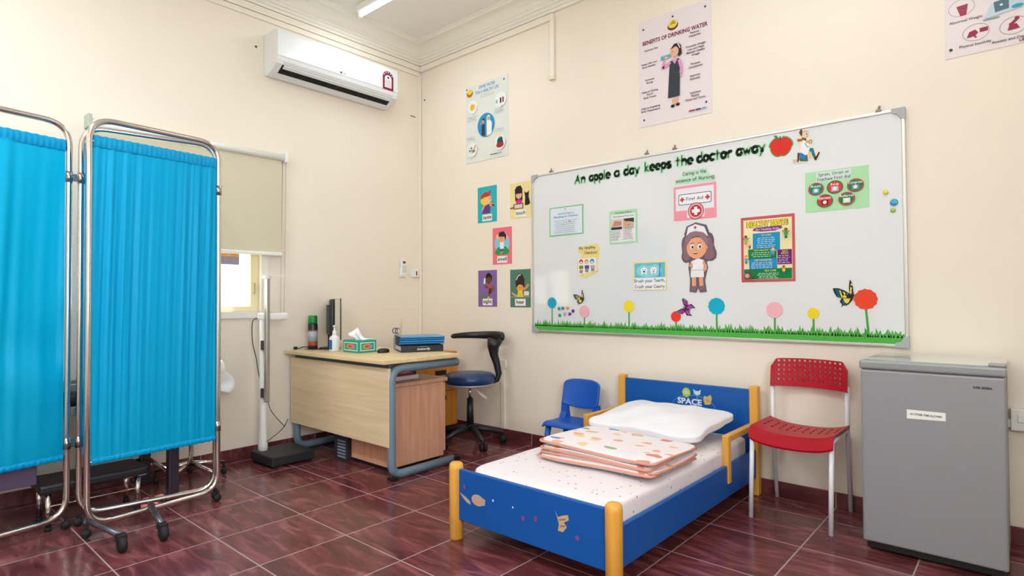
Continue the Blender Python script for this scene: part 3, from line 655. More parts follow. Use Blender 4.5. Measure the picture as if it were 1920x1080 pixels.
# ---- Caring is the essence of nursing
t = root('nursing_motto', 'green edged motto "Caring is the essence of Nursing" above the nurse', 'lettering', (2.69, BOARD, 1.865))
b = B(); b.prism([(x, BOARD-.0005, z) for x, z in ((2.565, 1.872), (2.83, 1.868), (2.828, 1.905), (2.79, 1.912), (2.775, 1.955), (2.62, 1.953), (2.61, 1.915), (2.565, 1.905))], (0, -.001, 0)); obj('paper', b, ink('BFE3C8'), t)
p = wallprint(BOARD-.002); hand(p, 'Caring is the', 2.695, 1.924, .028, '3A3F46', .155, .0028); hand(p, 'essence of Nursing', 2.697, 1.884, .028, '3A3F46', .25, .0028); p.make('letters', t)
# ---- first aid
t, p = sheet('first_aid_sign', 'pink "First Aid" sign with a red cross badge above the nurse', 2.553, 1.637, 2.835, 1.858, 'F09AA8')
p.rect(2.568, 1.700, 2.820, 1.842, 'E9E6EC')
def rrect(x0, z0, x1, z1, r, c):
    pts = []
    for cx, cz, a0 in ((x1-r, z1-r, 0), (x0+r, z1-r, 90), (x0+r, z0+r, 180), (x1-r, z0+r, 270)):
        pts += [(cx+r*math.cos(math.radians(a0+18*k)), cz+r*math.sin(math.radians(a0+18*k))) for k in range(6)]
    p.poly(pts, c)
def cross(x, z, s, c, k=.36): p.rect(x-s, z-s*k, x+s, z+s*k, c).rect(x-s*k, z-s, x+s*k, z+s, c)
rrect(2.586, 1.735, 2.805, 1.805, .012, '3F4A5C'); rrect(2.590, 1.739, 2.801, 1.801, .010, 'F0EEF2')
hand(p, 'First Aid', 2.695, 1.762, .024, '24365A', .11, .003); cross(2.612, 1.770, .015, 'CF3A3E'); cross(2.780, 1.770, .015, 'CF3A3E')
p.rect(2.645, 1.650, 2.760, 1.70, 'F4E6EA').ell(2.703, 1.690, .053, .053, 'B02E3A', 32).ring(2.703, 1.690, .043, .043, .010, 'E7B7B4').ell(2.703, 1.690, .036, .036, 'B6323C', 28); cross(2.703, 1.690, .026, 'F5EFEF', .4)
p.make('printing', t)
# ---- sprain sheet
t, p = sheet('sprain_sheet', 'mint green sprain and fracture first aid sheet with five round badges', 3.343, 1.612, 3.652, 1.836, 'AEE0AE')
p.rect(3.40, 1.775, 3.57, 1.83, 'D3E4DA'); hand(p, 'Sprain, Strain or', 3.485, 1.807, .021, '4A5458', .15, .0022); hand(p, 'Fracture First Aid', 3.485, 1.781, .021, '4A5458', .16, .0022)
for x, z, c, rim, s, ic in ((3.398, 1.738, '2E7F66', 'C24848', 'Rest', '5AB6C8'), (3.492, 1.738, 'D8443E', '4B6A50', 'Ice', '9CC9E6'), (3.590, 1.735, '2F7F54', 'C24848', 'Compress', '6E93A4'), (3.442, 1.668, 'D63A36', '4B6A50', 'Elevate', '7A2026'), (3.548, 1.668, '2F7D56', 'C24848', 'Referral', 'EBD9CF')):
    p.ell(x, z, .040, .036, rim, 28).ell(x, z, .034, .030, c, 28).rect(x-.017, z-.022, x+.017, z+.004, ic).ell(x, z-.008, .010, .010, 'EDE8E4', 10).text(s, x, z+.010, .013, 'F4F4F0', w=min(.064, .013*len(s)))
p.make('printing', t)
# ---- healthy habits poster
t, p = sheet('habits_poster', 'colourful "Healthy Habits" poster in a red border on the board', 2.983, 1.231, 3.285, 1.617, 'CE5A5E', 'poster')
p.rect(2.998, 1.246, 3.270, 1.600, 'F0E2B0')
p.text('HEALTHY HABITS', 3.134, 1.557, .030, '3A3A3A', w=.235, off=.09).text('HEALTHY HABITS', 3.134, 1.557, .030, 'F0DC2A', w=.228, off=.03)
p.poly([(3.05, 1.535), (3.10, 1.527), (3.18, 1.527), (3.22, 1.54), (3.21, 1.555), (3.06, 1.55)], '7E3A86').text('for Healthy Kids', 3.135, 1.534, .012, 'E9C9E8', w=.13)
p.rect(3.052, 1.415, 3.205, 1.518, '1E94C6').rect(3.025, 1.362, 3.185, 1.425, '15854F').rect(3.030, 1.305, 3.188, 1.368, '2291C8').rect(3.190, 1.33, 3.268, 1.415, '6E2474').rect(3.0, 1.248, 3.268, 1.308, '128146')
for s, x, z, w_ in (('GET ACTIVE', 3.13, 1.500, .055), ('STAY HEALTHY', 3.10, 1.412, .085), ('KEEP CONNECTED', 3.11, 1.354, .10), ('SELF CARE', 3.15, 1.292, .065), ('EAT', 3.232, 1.40, .03), ('RIGHT', 3.232, 1.388, .04)): p.text(s, x, z, .010, 'EBD93A', w=w_)
lines(p, 3.07, 3.185, 1.488, 6, .011, 'D7EAF0', .003, rs=6); lines(p, 3.045, 3.165, 1.402, 3, .011, 'D7F0E0', .003, rs=7); lines(p, 3.045, 3.175, 1.343, 4, .010, 'D7EAF4', .003, rs=8); lines(p, 3.198, 3.262, 1.378, 5, .010, 'E8D3EA', .003, rs=9); lines(p, 3.08, 3.21, 1.280, 4, .009, 'D9F0DC', .003, rs=10)
def kid(x, z, s, skin, hair, shirt, pants):
    p.poly([(x-.5*s, z+.1*s), (x-.35*s, z+.55*s), (x+.35*s, z+.55*s), (x+.5*s, z+.1*s), (x+.3*s, z-.5*s), (x-.3*s, z-.5*s)], shirt).rect(x-.28*s, z-1.0*s, x+.28*s, z-.45*s, pants).ell(x, z+.95*s, .42*s, .45*s, skin, 14).poly([(x-.46*s, z+1.0*s), (x-.3*s, z+1.45*s), (x+.3*s, z+1.45*s), (x+.46*s, z+1.0*s), (x+.2*s, z+1.2*s), (x-.2*s, z+1.2*s)], hair)
    p.line([(x-.4*s, z+.4*s), (x-.8*s, z+.9*s)], .2*s, skin).line([(x+.4*s, z+.4*s), (x+.8*s, z+.8*s)], .2*s, skin)
kid(3.020, 1.475, .022, '9A6A50', '6A4434', '9AB83E', 'C98A3A'); kid(3.245, 1.50, .024, '8A6044', '2E6A3C', '3FA24A', '245A8C'); kid(3.022, 1.36, .020, 'E8B48C', 'D97A34', '58A6CC', '1E7A5C'); kid(3.175, 1.40, .020, 'EBC4A0', 'C9503A', '4C9CC8', '3A7FB0'); kid(3.232, 1.295, .018, 'A07A58', '5A4034', 'ECC02C', '2A68A8')
kid(3.045, 1.438, .012, 'E8B890', 'E8B93A', '6A3A5A', '6A3A5A'); p.ell(3.035, 1.268, .026, .022, '5C4A38', 16).ell(3.028, 1.268, .014, .013, 'D9A09A', 12)
p.make('printing', t)
# ---- nurse cut-out
t = root('paper_nurse', 'cartoon nurse cut-out with long brown hair, white cap and dress', 'cut-out', (2.71, BOARD, 1.178))
def silh(p, c, g):
    for ex, ez, ea, eb in ((2.636, 1.405, .028, .036), (2.798, 1.412, .030, .038), (2.790, 1.49, .022, .05), (2.630, 1.48, .020, .05)): p.ell(ex, ez, ea+g, eb+g, c, 20)
    p.ell(2.712, 1.455, .100+g, .105+g, c, 30).poly([(2.628-g, 1.545), (2.645-g, 1.59+g), (2.70, 1.612+g), (2.765+g, 1.59+g), (2.792+g, 1.52), (2.77, 1.49), (2.65, 1.50)], c)
    p.poly([(2.615-g, 1.47), (2.612-g, 1.395), (2.640, 1.375-g), (2.79, 1.375-g), (2.825+g, 1.385), (2.815+g, 1.46)], c)
    p.poly([(2.665-g, 1.40), (2.655-g, 1.33), (2.665-g, 1.25), (2.66-g, 1.185-g), (2.70, 1.178-g), (2.712, 1.20), (2.725, 1.178-g), (2.762+g, 1.183-g), (2.752+g, 1.25), (2.772+g, 1.33), (2.755+g, 1.40)], c)
p = wallprint(BOARD-.001); silh(p, '6F6272', .006); p.make('card_edge', t)
p = wallprint(BOARD-.004)
p.poly([(2.672, 1.275), (2.698, 1.275), (2.700, 1.215), (2.672, 1.21)], 'E3A27C').poly([(2.718, 1.275), (2.745, 1.275), (2.748, 1.215), (2.722, 1.212)], 'E3A27C').poly([(2.665, 1.188), (2.700, 1.186), (2.700, 1.215), (2.672, 1.215)], '8B6A66').poly([(2.724, 1.186), (2.757, 1.190), (2.748, 1.216), (2.722, 1.214)], '8B6A66')
p.poly([(2.672, 1.372), (2.665, 1.30), (2.664, 1.27), (2.752, 1.27), (2.750, 1.32), (2.752, 1.375), (2.715, 1.39)], 'ECEAEE')
p.poly([(2.752, 1.375), (2.772, 1.34), (2.770, 1.315), (2.750, 1.30), (2.745, 1.32), (2.755, 1.335), (2.742, 1.36)], 'D9A184').poly([(2.668, 1.372), (2.655, 1.345), (2.672, 1.325), (2.69, 1.345), (2.68, 1.35)], 'D9A184').poly([(2.684, 1.318), (2.70, 1.325), (2.694, 1.355), (2.68, 1.348)], 'F5F3F3').line([(2.664, 1.315), (2.75, 1.315)], .003, 'B9B2BC')
p.poly([(2.628, 1.52), (2.614, 1.45), (2.618, 1.395), (2.65, 1.375), (2.672, 1.40), (2.66, 1.46), (2.66, 1.50)], '8A6A74').poly([(2.76, 1.51), (2.775, 1.46), (2.755, 1.39), (2.79, 1.375), (2.82, 1.395), (2.805, 1.42), (2.815, 1.46), (2.80, 1.52)], '8A6A74')
p.ell(2.640, 1.408, .024, .032, '8A6A74', 18).ell(2.795, 1.415, .026, .034, '8A6A74', 18).ell(2.706, 1.455, .066, .068, 'E9A884', 26).poly([(2.64, 1.47), (2.632, 1.52), (2.665, 1.56), (2.71, 1.57), (2.765, 1.55), (2.782, 1.50), (2.772, 1.46), (2.757, 1.49), (2.72, 1.53), (2.68, 1.525)], '977580').ell(2.768, 1.455, .010, .013, 'E3A27C', 10)
for x, rx in ((2.678, .013), (2.727, .014)): p.ell(x, 1.463, rx, .016, 'F6F3F0', 16).ell(x+.002, 1.461, .007, .010, '4A3A36', 12).line([(x-.012, 1.485), (x+.012, 1.487)], .003, '5A3E40')
p.ell(2.698, 1.422, .014, .006, '8A3A40', 14).rect(2.687, 1.424, 2.709, 1.428, 'F4EEEA').ell(2.703, 1.44, .003, .002, 'C98468', 8)
p.poly([(2.640, 1.535), (2.652, 1.588), (2.70, 1.606), (2.76, 1.585), (2.785, 1.52), (2.752, 1.55), (2.70, 1.562), (2.665, 1.555)], 'ECEAEE'); cross(2.700, 1.584, .010, 'D93A3C', .38)
p.make('figure', t)

# ---- five senses cards on the wall
SENSE = 'cards of the five senses on the wall'
def sense(word, x0, z0, x1, z1, col, lab):
    t, p = sheet('sense_card', lab, x0, z0, x1, z1, col, 'card', BW); t['group'] = SENSE
    cx = (x0+x1)/2; hh = z1-z0; p.rect(cx-.056, z0+.012, cx+.056, z0+.068, 'EDEBE6').text(word, cx, z0+.030, .028, '2A2A2A', w=.016*len(word)+.018, off=.02)
    return t, p, cx
t, p, cx = sense('taste', .750, 1.786, .972, 2.090, '35AFB8', 'turquoise card reading taste with a child in a red cap')
p.poly([(cx-.055, 1.862), (cx+.035, 1.862), (cx+.04, 1.93), (cx-.01, 1.95), (cx-.045, 1.92)], '6C3C86').line([(cx+.03, 1.93), (cx+.08, 1.92), (cx+.03, 1.95)], .016, 'E3A890').line([(cx-.03, 1.93), (cx-.06, 1.89)], .016, 'E3A890')
p.ell(cx-.02, 1.975, .055, .045, 'EBCF3A', 20).ell(cx+.02, 1.975, .032, .038, 'EDB79A', 16).poly([(cx-.075, 1.985), (cx-.07, 2.02), (cx-.02, 2.045), (cx+.02, 2.035), (cx+.03, 2.055), (cx+.045, 2.05), (cx+.03, 2.005), (cx-.03, 2.0)], 'C93A34').ell(cx+.035, 1.985, .004, .005, '2A2A2A', 8).poly([(cx+.03, 1.945), (cx+.075, 1.95), (cx+.05, 1.965)], '5FB46A'); p.make('picture', t)
t, p, cx = sense('touch', 1.120, 1.786, 1.343, 2.076, 'EEDC9C', 'pale yellow card reading touch with a girl and a black cat')
p.poly([(cx-.055, 1.925), (cx-.06, 2.02), (cx-.04, 2.045), (cx, 2.05), (cx+.02, 2.02), (cx+.02, 1.925)], '2E2628').ell(cx-.018, 1.975, .032, .033, 'E9A98C', 16).poly([(cx-.055, 1.875), (cx-.045, 1.935), (cx+.01, 1.935), (cx+.03, 1.875)], 'D6308C').poly([(cx-.05, 1.985), (cx-.03, 2.02), (cx+.015, 2.01), (cx+.015, 1.985)], '2E2628').rect(cx-.075, 1.862, cx+.03, 1.905, '6A5A44').rect(cx-.065, 1.868, cx+.02, 1.898, 'D8D3BC')
p.poly([(cx+.045, 1.885), (cx+.05, 1.95), (cx+.04, 2.0), (cx+.055, 1.985), (cx+.075, 1.985), (cx+.09, 2.0), (cx+.085, 1.95), (cx+.10, 1.90), (cx+.085, 1.885)], '28262A').line([(cx-.11, 1.872), (cx-.06, 1.88)], .012, '7A6A4A'); p.make('picture', t)
t, p, cx = sense('smell', .923, 1.425, 1.136, 1.729, 'EE7486', 'pink card reading smell with a boy on green grass')
p.ell(cx, 1.60, .085, .085, '8CC8DC', 26).ell(cx-.045, 1.655, .02, .02, 'F0C95A', 12).ell(cx+.05, 1.64, .018, .02, 'F2A9C0', 12).poly([(cx-.085, 1.52), (cx-.05, 1.565), (cx+.04, 1.57), (cx+.085, 1.53), (cx+.06, 1.505), (cx-.06, 1.505)], '2F9C4E').rect(cx-.022, 1.548, cx+.02, 1.612, 'EEF2F4').rect(cx-.022, 1.53, cx+.02, 1.552, '3468B0').line([(cx-.01, 1.53), (cx-.015, 1.512), (cx+.012, 1.53)], .01, 'DDA080').ell(cx-.002, 1.64, .036, .034, 'E6A884', 18).poly([(cx-.04, 1.655), (cx-.03, 1.69), (cx+.02, 1.695), (cx+.048, 1.66), (cx+.04, 1.615), (cx+.028, 1.65)], '332A2C').ell(cx-.012, 1.64, .004, .004, '2A2A2A', 8); p.make('picture', t)
t, p, cx = sense('sight', .752, 1.075, .969, 1.382, '8667A2', 'purple card reading sight with a child holding a magnifier')
p.ell(cx+.012, 1.305, .036, .040, '6E4630', 18).poly([(cx-.02, 1.315), (cx-.015, 1.345), (cx+.01, 1.36), (cx+.03, 1.355), (cx+.055, 1.33), (cx+.05, 1.29), (cx+.035, 1.325)], '2C2220').poly([(cx-.01, 1.24), (cx+.035, 1.265), (cx+.05, 1.23), (cx+.01, 1.21)], 'D4483A').poly([(cx+.02, 1.235), (cx+.055, 1.225), (cx+.045, 1.185), (cx+.01, 1.185)], '4A4038').ell(cx+.065, 1.225, .014, .022, '7A5A3C', 12).poly([(cx-.045, 1.27), (cx-.035, 1.32), (cx-.02, 1.31), (cx-.025, 1.265)], 'E9EFF2').line([(cx-.03, 1.265), (cx-.015, 1.235), (cx+.01, 1.245)], .014, '7A4A34').line([(cx+.02, 1.185), (cx+.02, 1.16)], .012, '7A4A34').ell(cx+.015, 1.15, .014, .012, 'D9C23A', 10).poly([(cx-.08, 1.15), (cx-.02, 1.15), (cx-.01, 1.175), (cx-.05, 1.18)], '5E8A3E'); p.make('picture', t)
t, p, cx = sense('hear', 1.116, 1.072, 1.330, 1.376, '54806C', 'dark green card reading hear with a girl in a yellow top')
p.poly([(cx-.045, 1.235), (cx-.05, 1.29), (cx-.025, 1.335), (cx+.02, 1.338), (cx+.045, 1.30), (cx+.045, 1.235)], '3C2A26').line([(cx-.042, 1.29), (cx-.02, 1.325), (cx+.005, 1.332)], .008, 'E6DCE0').ell(cx+.0, 1.225, .034, .030, 'EFA24C', 16).poly([(cx-.035, 1.155), (cx-.02, 1.205), (cx+.02, 1.205), (cx+.035, 1.155)], 'EBCB2E').line([(cx-.03, 1.165), (cx-.06, 1.17), (cx-.09, 1.19)], .014, 'E0A27C').line([(cx+.03, 1.215), (cx+.06, 1.225), (cx+.088, 1.255)], .018, 'E0A05A').rect(cx+.04, 1.165, cx+.092, 1.20, 'E4DCD2').rect(cx-.10, 1.153, cx+.10, 1.157, 'C8BFA8').ell(cx-.01, 1.23, .003, .004, '2A2A2A', 8).ell(cx+.014, 1.23, .003, .004, '2A2A2A', 8); p.make('picture', t)

# ---- the three water / health posters
def pin(parent, x, z, y):
    obj('pin', B().lathe([(.006, 0), (.007, -.003), (.003, -.006)], (x, y, z), 10, 'y'), mat('pin_dark', '2E4A46', .4, .5), parent)
t, p = sheet('water_poster', 'small pale "Drink water for a healthy life" poster nearest the corner', .612, 2.315, 1.104, 2.985, 'E0E3DB', 'poster', BW, .003)
p.text('DRINK WATER', .866, 2.936, .028, '3E8FC4', w=.19).text('FOR A HEALTHY LIFE', .866, 2.896, .027, '3E8FC4', w=.27)
lines(p, .79, .95, 2.878, 2, .016, 'A8B4B8', .004)
p.ell(.663, 2.920, .036, .030, 'B5653A', 18).ell(.666, 2.933, .028, .022, 'EBCF36', 16)
p.ell(.696, 2.795, .060, .060, 'EFEDE6', 28).ell(.696, 2.795, .028, .028, 'EDB62E', 20)
p.ell(1.025, 2.79, .065, .062, 'ECEDEA', 28).rect(.972, 2.765, .992, 2.795, '7FB5D4').rect(1.018, 2.76, 1.036, 2.805, '3A3330').rect(1.046, 2.762, 1.062, 2.805, '8C2A55').ell(1.04, 2.735, .006, .006, 'D08A8A', 8)
p.O.z += .022; p.ell(.858, 2.590, .098, .100, '2C93C2', 36)
p.poly([(.805, 2.505), (.848, 2.500), (.845, 2.60), (.812, 2.60)], '3A4048').ell(.828, 2.628, .016, .020, 'D9A080', 14).poly([(.812, 2.64), (.835, 2.655), (.848, 2.625), (.845, 2.60), (.838, 2.63)], '33302E').line([(.812, 2.605), (.796, 2.60), (.80, 2.62)], .012, 'C58FA8')
p.poly([(.868, 2.49), (.925, 2.505), (.928, 2.60), (.905, 2.625), (.905, 2.66), (.885, 2.67), (.868, 2.65), (.868, 2.60)], 'EDEFEE').ell(.888, 2.638, .014, .018, 'C99674', 14)
p.O.z -= .022; p.ell(.69, 2.425, .062, .062, 'ECEDEA', 28).ell(.678, 2.43, .03, .03, 'D9DCDA', 16).ell(.685, 2.44, .008, .008, '2E2E2E', 8).ell(.668, 2.42, .008, .008, '2E2E2E', 8).ell(.692, 2.418, .007, .007, '2E2E2E', 8).line([(.70, 2.40), (.735, 2.46)], .012, 'D98E3A').poly([(.69, 2.395), (.735, 2.41), (.72, 2.425)], '4A8A3C')
p.ell(1.020, 2.435, .060, .062, 'E9ECE6', 28).poly([(.985, 2.41), (.99, 2.455), (1.01, 2.485), (1.045, 2.475), (1.06, 2.42)], '27506A').ell(1.02, 2.412, .042, .022, 'A5352E', 18).poly([(1.0, 2.47), (1.015, 2.495), (1.03, 2.475)], 'D9B33A')
for x, z, n, rs in ((.70, 2.71, 3, 1), (1.015, 2.715, 3, 2), (.69, 2.53, 2, 3), (1.02, 2.545, 2, 5)): lines(p, x-.06, x+.06, z, n, .014, '8FA9BE', .004, rs=rs)
p.line([(.92, 2.345), (1.0, 2.345)], .008, '5F666A').line([(1.004, 2.345), (1.05, 2.345)], .008, '6FA9CC').make('printing', t)
pin(t, .626, 2.962, -.003); pin(t, 1.062, 2.952, -.003)

t, p = sheet('benefits_poster', 'tall pale pink "Benefits of drinking water" poster above the whiteboard', 2.303, 2.298, 2.809, 3.020, 'E9DDDF', 'poster', BW, .003)
p.ell(2.552, 2.925, .038, .030, '7A2C44', 20).ell(2.552, 2.936, .033, .026, 'E5D24E', 18).poly([(2.53, 2.935), (2.555, 2.96), (2.575, 2.935)], 'B59A2E')
p.text('BENEFITS OF DRINKING WATER', 2.56, 2.853, .026, '7C2A4A', w=.455, off=.03)
p.O.z += .032
for s, x, z in (('Hydrates Skin', 2.395, 2.775), ('Keeps Hair and', 2.378, 2.685), ('Body Healthy', 2.378, 2.665), ('Increases', 2.383, 2.575), ('Energy', 2.383, 2.555), ('Helps in Getting', 2.383, 2.495), ('Rid of', 2.383, 2.475), ('Body Toxins', 2.383, 2.455), ('Helps in Regulating', 2.388, 2.385), ('Body Temperature', 2.388, 2.365),
                ('Reduces', 2.702, 2.800), ('Headaches', 2.702, 2.780), ('Promotes Weight', 2.708, 2.715), ('Loss and Helps', 2.708, 2.695), ('Maintain Healthy', 2.708, 2.675), ('Weight', 2.708, 2.655), ('Prevents', 2.705, 2.598), ('Constipation', 2.705, 2.578), ('Improves', 2.702, 2.522), ('Immunity', 2.702, 2.502), ('Hydration', 2.702, 2.412), ('Flushes', 2.702, 2.392), ('Waste and Toxins', 2.702, 2.372)):
    p.text(s, x, z, .0125, '5A565C', off=.02)
cx = 2.566
p.poly([(cx-.022, 2.41), (cx+.022, 2.415), (cx+.018, 2.375), (cx-.018, 2.37)], 'E3B08E').ell(cx-.018, 2.362, .014, .010, '2A2628', 12).ell(cx+.018, 2.366, .014, .010, '2A2628', 12)
p.poly([(cx-.035, 2.66), (cx+.03, 2.665), (cx+.035, 2.58), (cx+.032, 2.42), (cx-.05, 2.42), (cx-.042, 2.56)], '3E444C')
p.line([(cx-.03, 2.655), (cx-.085, 2.625), (cx-.075, 2.68)], .020, 'E29AC0').line([(cx+.03, 2.655), (cx+.045, 2.60), (cx+.042, 2.565)], .020, 'E29AC0').poly([(cx-.025, 2.67), (cx+.025, 2.672), (cx, 2.635)], 'E29AC0').ell(cx+.042, 2.55, .008, .012, 'E3B08E', 10)
p.poly([(cx-.03, 2.72), (cx-.015, 2.765), (cx+.02, 2.775), (cx+.045, 2.745), (cx+.05, 2.69), (cx+.03, 2.675), (cx+.015, 2.70)], '38323A').ell(cx-.002, 2.715, .030, .034, 'E6B290', 20).poly([(cx-.03, 2.735), (cx-.01, 2.762), (cx+.02, 2.765), (cx+.03, 2.74), (cx+.005, 2.748)], '38323A').line([(cx-.028, 2.745), (cx-.005, 2.77), (cx+.02, 2.77), (cx+.038, 2.73)], .007, 'E9E4EA').ell(cx-.016, 2.72, .003, .004, '2A2A2A', 8).rect(cx-.098, 2.685, cx-.03, 2.708, '56B4CC').ell(cx-.06, 2.69, .012, .010, 'E6B290', 10)
p.O.z -= .032
p.line([(2.66, 2.335), (2.70, 2.335)], .010, '9A4456').line([(2.705, 2.335), (2.74, 2.335)], .010, '4A4A5C').line([(2.745, 2.335), (2.775, 2.335)], .010, '6FA9D8')
p.make('printing', t); pin(t, 2.338, 2.962, -.003); pin(t, 2.772, 2.978, -.003); pin(t, 2.552, 2.985, -.003); pin(t, 2.338, 2.345, -.003); pin(t, 2.772, 2.372, -.003)

t, p = sheet('health_poster', 'pale health risk poster with maroon icons cut by the top right edge', 3.984, 2.305, 4.50, 3.02, 'E8DEDD', 'poster', BW, .003)
def icon(x, z, s, sx=1):
    p.ring(x, z, .050*sx, .050*.8, .002, '9A9296')
icon(4.050, 2.540, 1); p.poly([(4.03, 2.55), (4.075, 2.553), (4.068, 2.50), (4.045, 2.50)], 'A5475C').text('Abnormal Weight', 4.065, 2.470, .012, '6A6468', off=.02)
icon(4.103, 2.405, 1); p.poly([(4.068, 2.385), (4.078, 2.412), (4.10, 2.418), (4.112, 2.402), (4.10, 2.388)], 'A03A54').rect(4.117, 2.40, 4.148, 2.420, 'A03A54').line([(4.095, 2.39), (4.105, 2.378)], .006, 'A03A54')
p.text('Physical Inactivity', 4.100, 2.343, .012, '6A6468', off=.02)
icon(4.240, 2.395, 1); p.poly([(4.218, 2.375), (4.225, 2.40), (4.25, 2.402), (4.262, 2.378)], 'A03A54').line([(4.225, 2.40), (4.24, 2.41), (4.255, 2.425)], .012, 'A03A54').ell(4.252, 2.425, .009, .009, 'A03A54', 12)
p.text('Anxiety and Depression', 4.245, 2.330, .012, '6A6468', off=.02).text('UNHEALTHY HABITS', 4.34, 2.313, .012, '8E4458', off=.03)
p.poly([(4.135, 2.455), (4.30, 2.475), (4.30, 2.53), (4.16, 2.52)], 'C3D6DE').poly([(4.175, 2.475), (4.225, 2.48), (4.225, 2.53), (4.170, 2.525)], '5E7886').ell(4.198, 2.505, .006, .006, 'D9DFE2', 10).ell(4.255, 2.482, .022, .010, '4AA3BE', 12).rect(4.13, 2.448, 4.19, 2.454, '8A98A0')
p.make('printing', t); pin(t, 4.006, 2.345, -.003); pin(t, 4.47, 2.99, -.003)

# ------------------------------------------------------------------ desk
dk = root('desk', 'beech topped desk with slate grey tube legs and front panel', 'desk', (.65, -1.04, 0))
obj('desk_top', B().box(.03, 1.275, -1.365, -.715, .735, .76, .003), beech_top, dk)
obj('front_panel', B().box(.035, 1.255, -1.315, -1.297, .21, .705, .002), beech, dk)
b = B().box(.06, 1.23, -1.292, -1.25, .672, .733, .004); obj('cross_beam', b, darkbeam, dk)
for i, x in enumerate((1.245, .075)):
    pts = [(x, -.72, .70), (x, -1.285, .70), (x, -1.285, .03), (x, -.76, .03)]
    b = B().tube(rnd(pts, .085, 8), .027, 14); lg = obj('leg', b, deskblue, dk)
    obj('foot_cap', B().box(x-.03, x+.03, -.775, -.715, .0, .05, .006), blackp, lg)
    obj('foot_cap', B().box(x-.03, x+.03, -1.30, -1.25, .0, .02, .004), blackp, lg)

# pale cabinet under the desk
cb = root('cupboard', 'pinkish beech cupboard standing under the right end of the desk', 'cupboard', (.89, -.95, 0))
obj('body', B().box(.665, 1.12, -1.195, -.735, .03, .555, .002), pinkwood, cb)
obj('cupboard_top', B().box(.655, 1.135, -1.205, -.705, .556, .583, .005), pinkwood, cb)
obj('door', B().box(.675, 1.118, -.733, -.715, .06, .545, .002), pinkwood, cb)
obj('plinth', B().box(.68, 1.10, -1.18, -.75, .0005, .03), blackp, cb)
# things on the cupboard
t = root('book', 'thick white book lying flat on the cupboard under the desk', 'book', (1.0, -.97, .584))
obj('cover', B().box(.87, 1.03, -1.12, -.885, .584, .612, .003), mat('book_white', 'D9D7DA', .5), t); obj('pages', B().box(.875, 1.026, -1.122, -.883, .588, .608), paperw, t)
t = root('red_box', 'dark red carton with white lettering on top of the white book', 'box', (1.0, -.98, .613))
obj('carton', B().box(.88, 1.015, -1.10, -.925, .613, .668, .002), mat('carton_red', 'A51E2E', .5), t)
p = Print((1.0153, 0, 0), (0, 1, 0), (0, 0, 1), (1, 0, 0)); p.text('MEDI', -1.01, .630, .022, 'F0E4E2', w=.11, off=.03); p.make('lettering', t)
b = B().box(.90, 1.01, -.922, -.89, .6125, .655, .004); one('black_pouch', b, blackp, 'small black pouch beside the red carton', 'pouch')

# orange drawer unit
dr = root('drawer_cabinet', 'orange laminate drawer cabinet behind the desk near the corner', 'cabinet', (.42, -.35, 0))
obj('carcass', B().box(.18, .605, -.60, -.125, .08, .70, .003), orangewood, dr)
for z0, z1 in ((.595, .695), (.382, .588), (.095, .376)):
    d = obj('drawer', B().box(.606, .622, -.595, -.130, z0, z1, .002), orangewood, dr)
    if z0 > .5: obj('handle_recess', B().box(.6205, .6245, -.375, -.255, .60, .645, .003), blackp, d); obj('lock', B().lathe([(.012, 0), (.012, .006), (.006, .008)], (.622, -.475, .62), 12, 'x'), blackp, d)
    else: obj('handle_recess', B().box(.6205, .6245, -.375, -.255, z1-.075, z1-.035, .003), blackp, d)
for x, y in ((.22, -.56), (.56, -.56), (.22, -.17), (.56, -.17)): obj('caster', B().lathe([(.03, -.012), (.034, 0), (.03, .012)], (x, y, .034), 16, 'y').box(x-.014, x+.014, y-.014, y+.014, .05, .08), blackr, dr)

# computer tower under the desk
pc = root('computer_tower', 'dark computer tower with louvred side on the floor under the desk', 'computer', (.575, -1.02, 0))
obj('case', B().box(.49, .64, -1.225, -.83, .0, .37, .006), mat('tower_dark', '2F3238', .5), pc)
b = B()
for k in range(6): b.box(.54, .635, -1.2285, -1.2245, .02+k*.022, .032+k*.022, .001)
obj('louvres', b, mat('louvre_grey', '8C95A8', .5), pc)
obj('trim_strip', B().box(.60, .635, -1.2285, -1.2245, .17, .355, .002), mat('strip_grey', '6E7686', .4, .4), pc)

# ---- on the desk
ZD = .7605
mo = root('monitor', 'black computer monitor seen edge-on on the left of the desk', 'monitor', (.215, -1.055, ZD), rotz=math.atan2(.53, -.85)-PI+.03, local=True)
# local: x along the panel, screen faces +y
obj('screen_back', B().box(-.205, .205, -.034, .0, .085, .385, .012), blackp, mo)
b = B(); b.prism([(-.15, -.034, .12), (.15, -.034, .12), (.15, -.034, .34), (-.15, -.034, .34)], (0, -.022, 0)); obj('rear_housing', b, mat('housing', '2B2622', .45), mo)
obj('bezel', B().box(-.209, .209, .0, .040, .081, .389, .004), mat('bezel_silver', 'B3A794', .4, .15), mo)
obj('display', B().box(-.211, .211, .040, .047, .080, .390, .002), mat('display_dark', '101218', .15), mo)
obj('stand', B().box(-.03, .03, -.045, -.015, .01, .13, .006), blackp, mo); obj('stand_base', B().lathe([(.080, 0), (.083, .004), (.075, .012), (.03, .016)], (0, -.03, 0), 28), blackp, mo)
sc = root('spray_can', 'spray can with green cap and red label behind the monitor', 'spray can', (.128, -1.185, ZD))
obj('can', B().lathe([(.034, 0), (.036, .006), (.036, .19), (.03, .205)], (.128, -1.185, ZD), 24), mat('can_black', '35393E', .35, .4), sc)
obj('cap', B().lathe([(.033, .2), (.034, .205), (.033, .255), (.029, .26)], (.128, -1.185, ZD), 24), mat('cap_green', '0E8A34', .4), sc)
b = B().tube([(.128, -1.185, ZD+.03), (.128, -1.185, ZD+.15)], .0364, 32, cap=False)
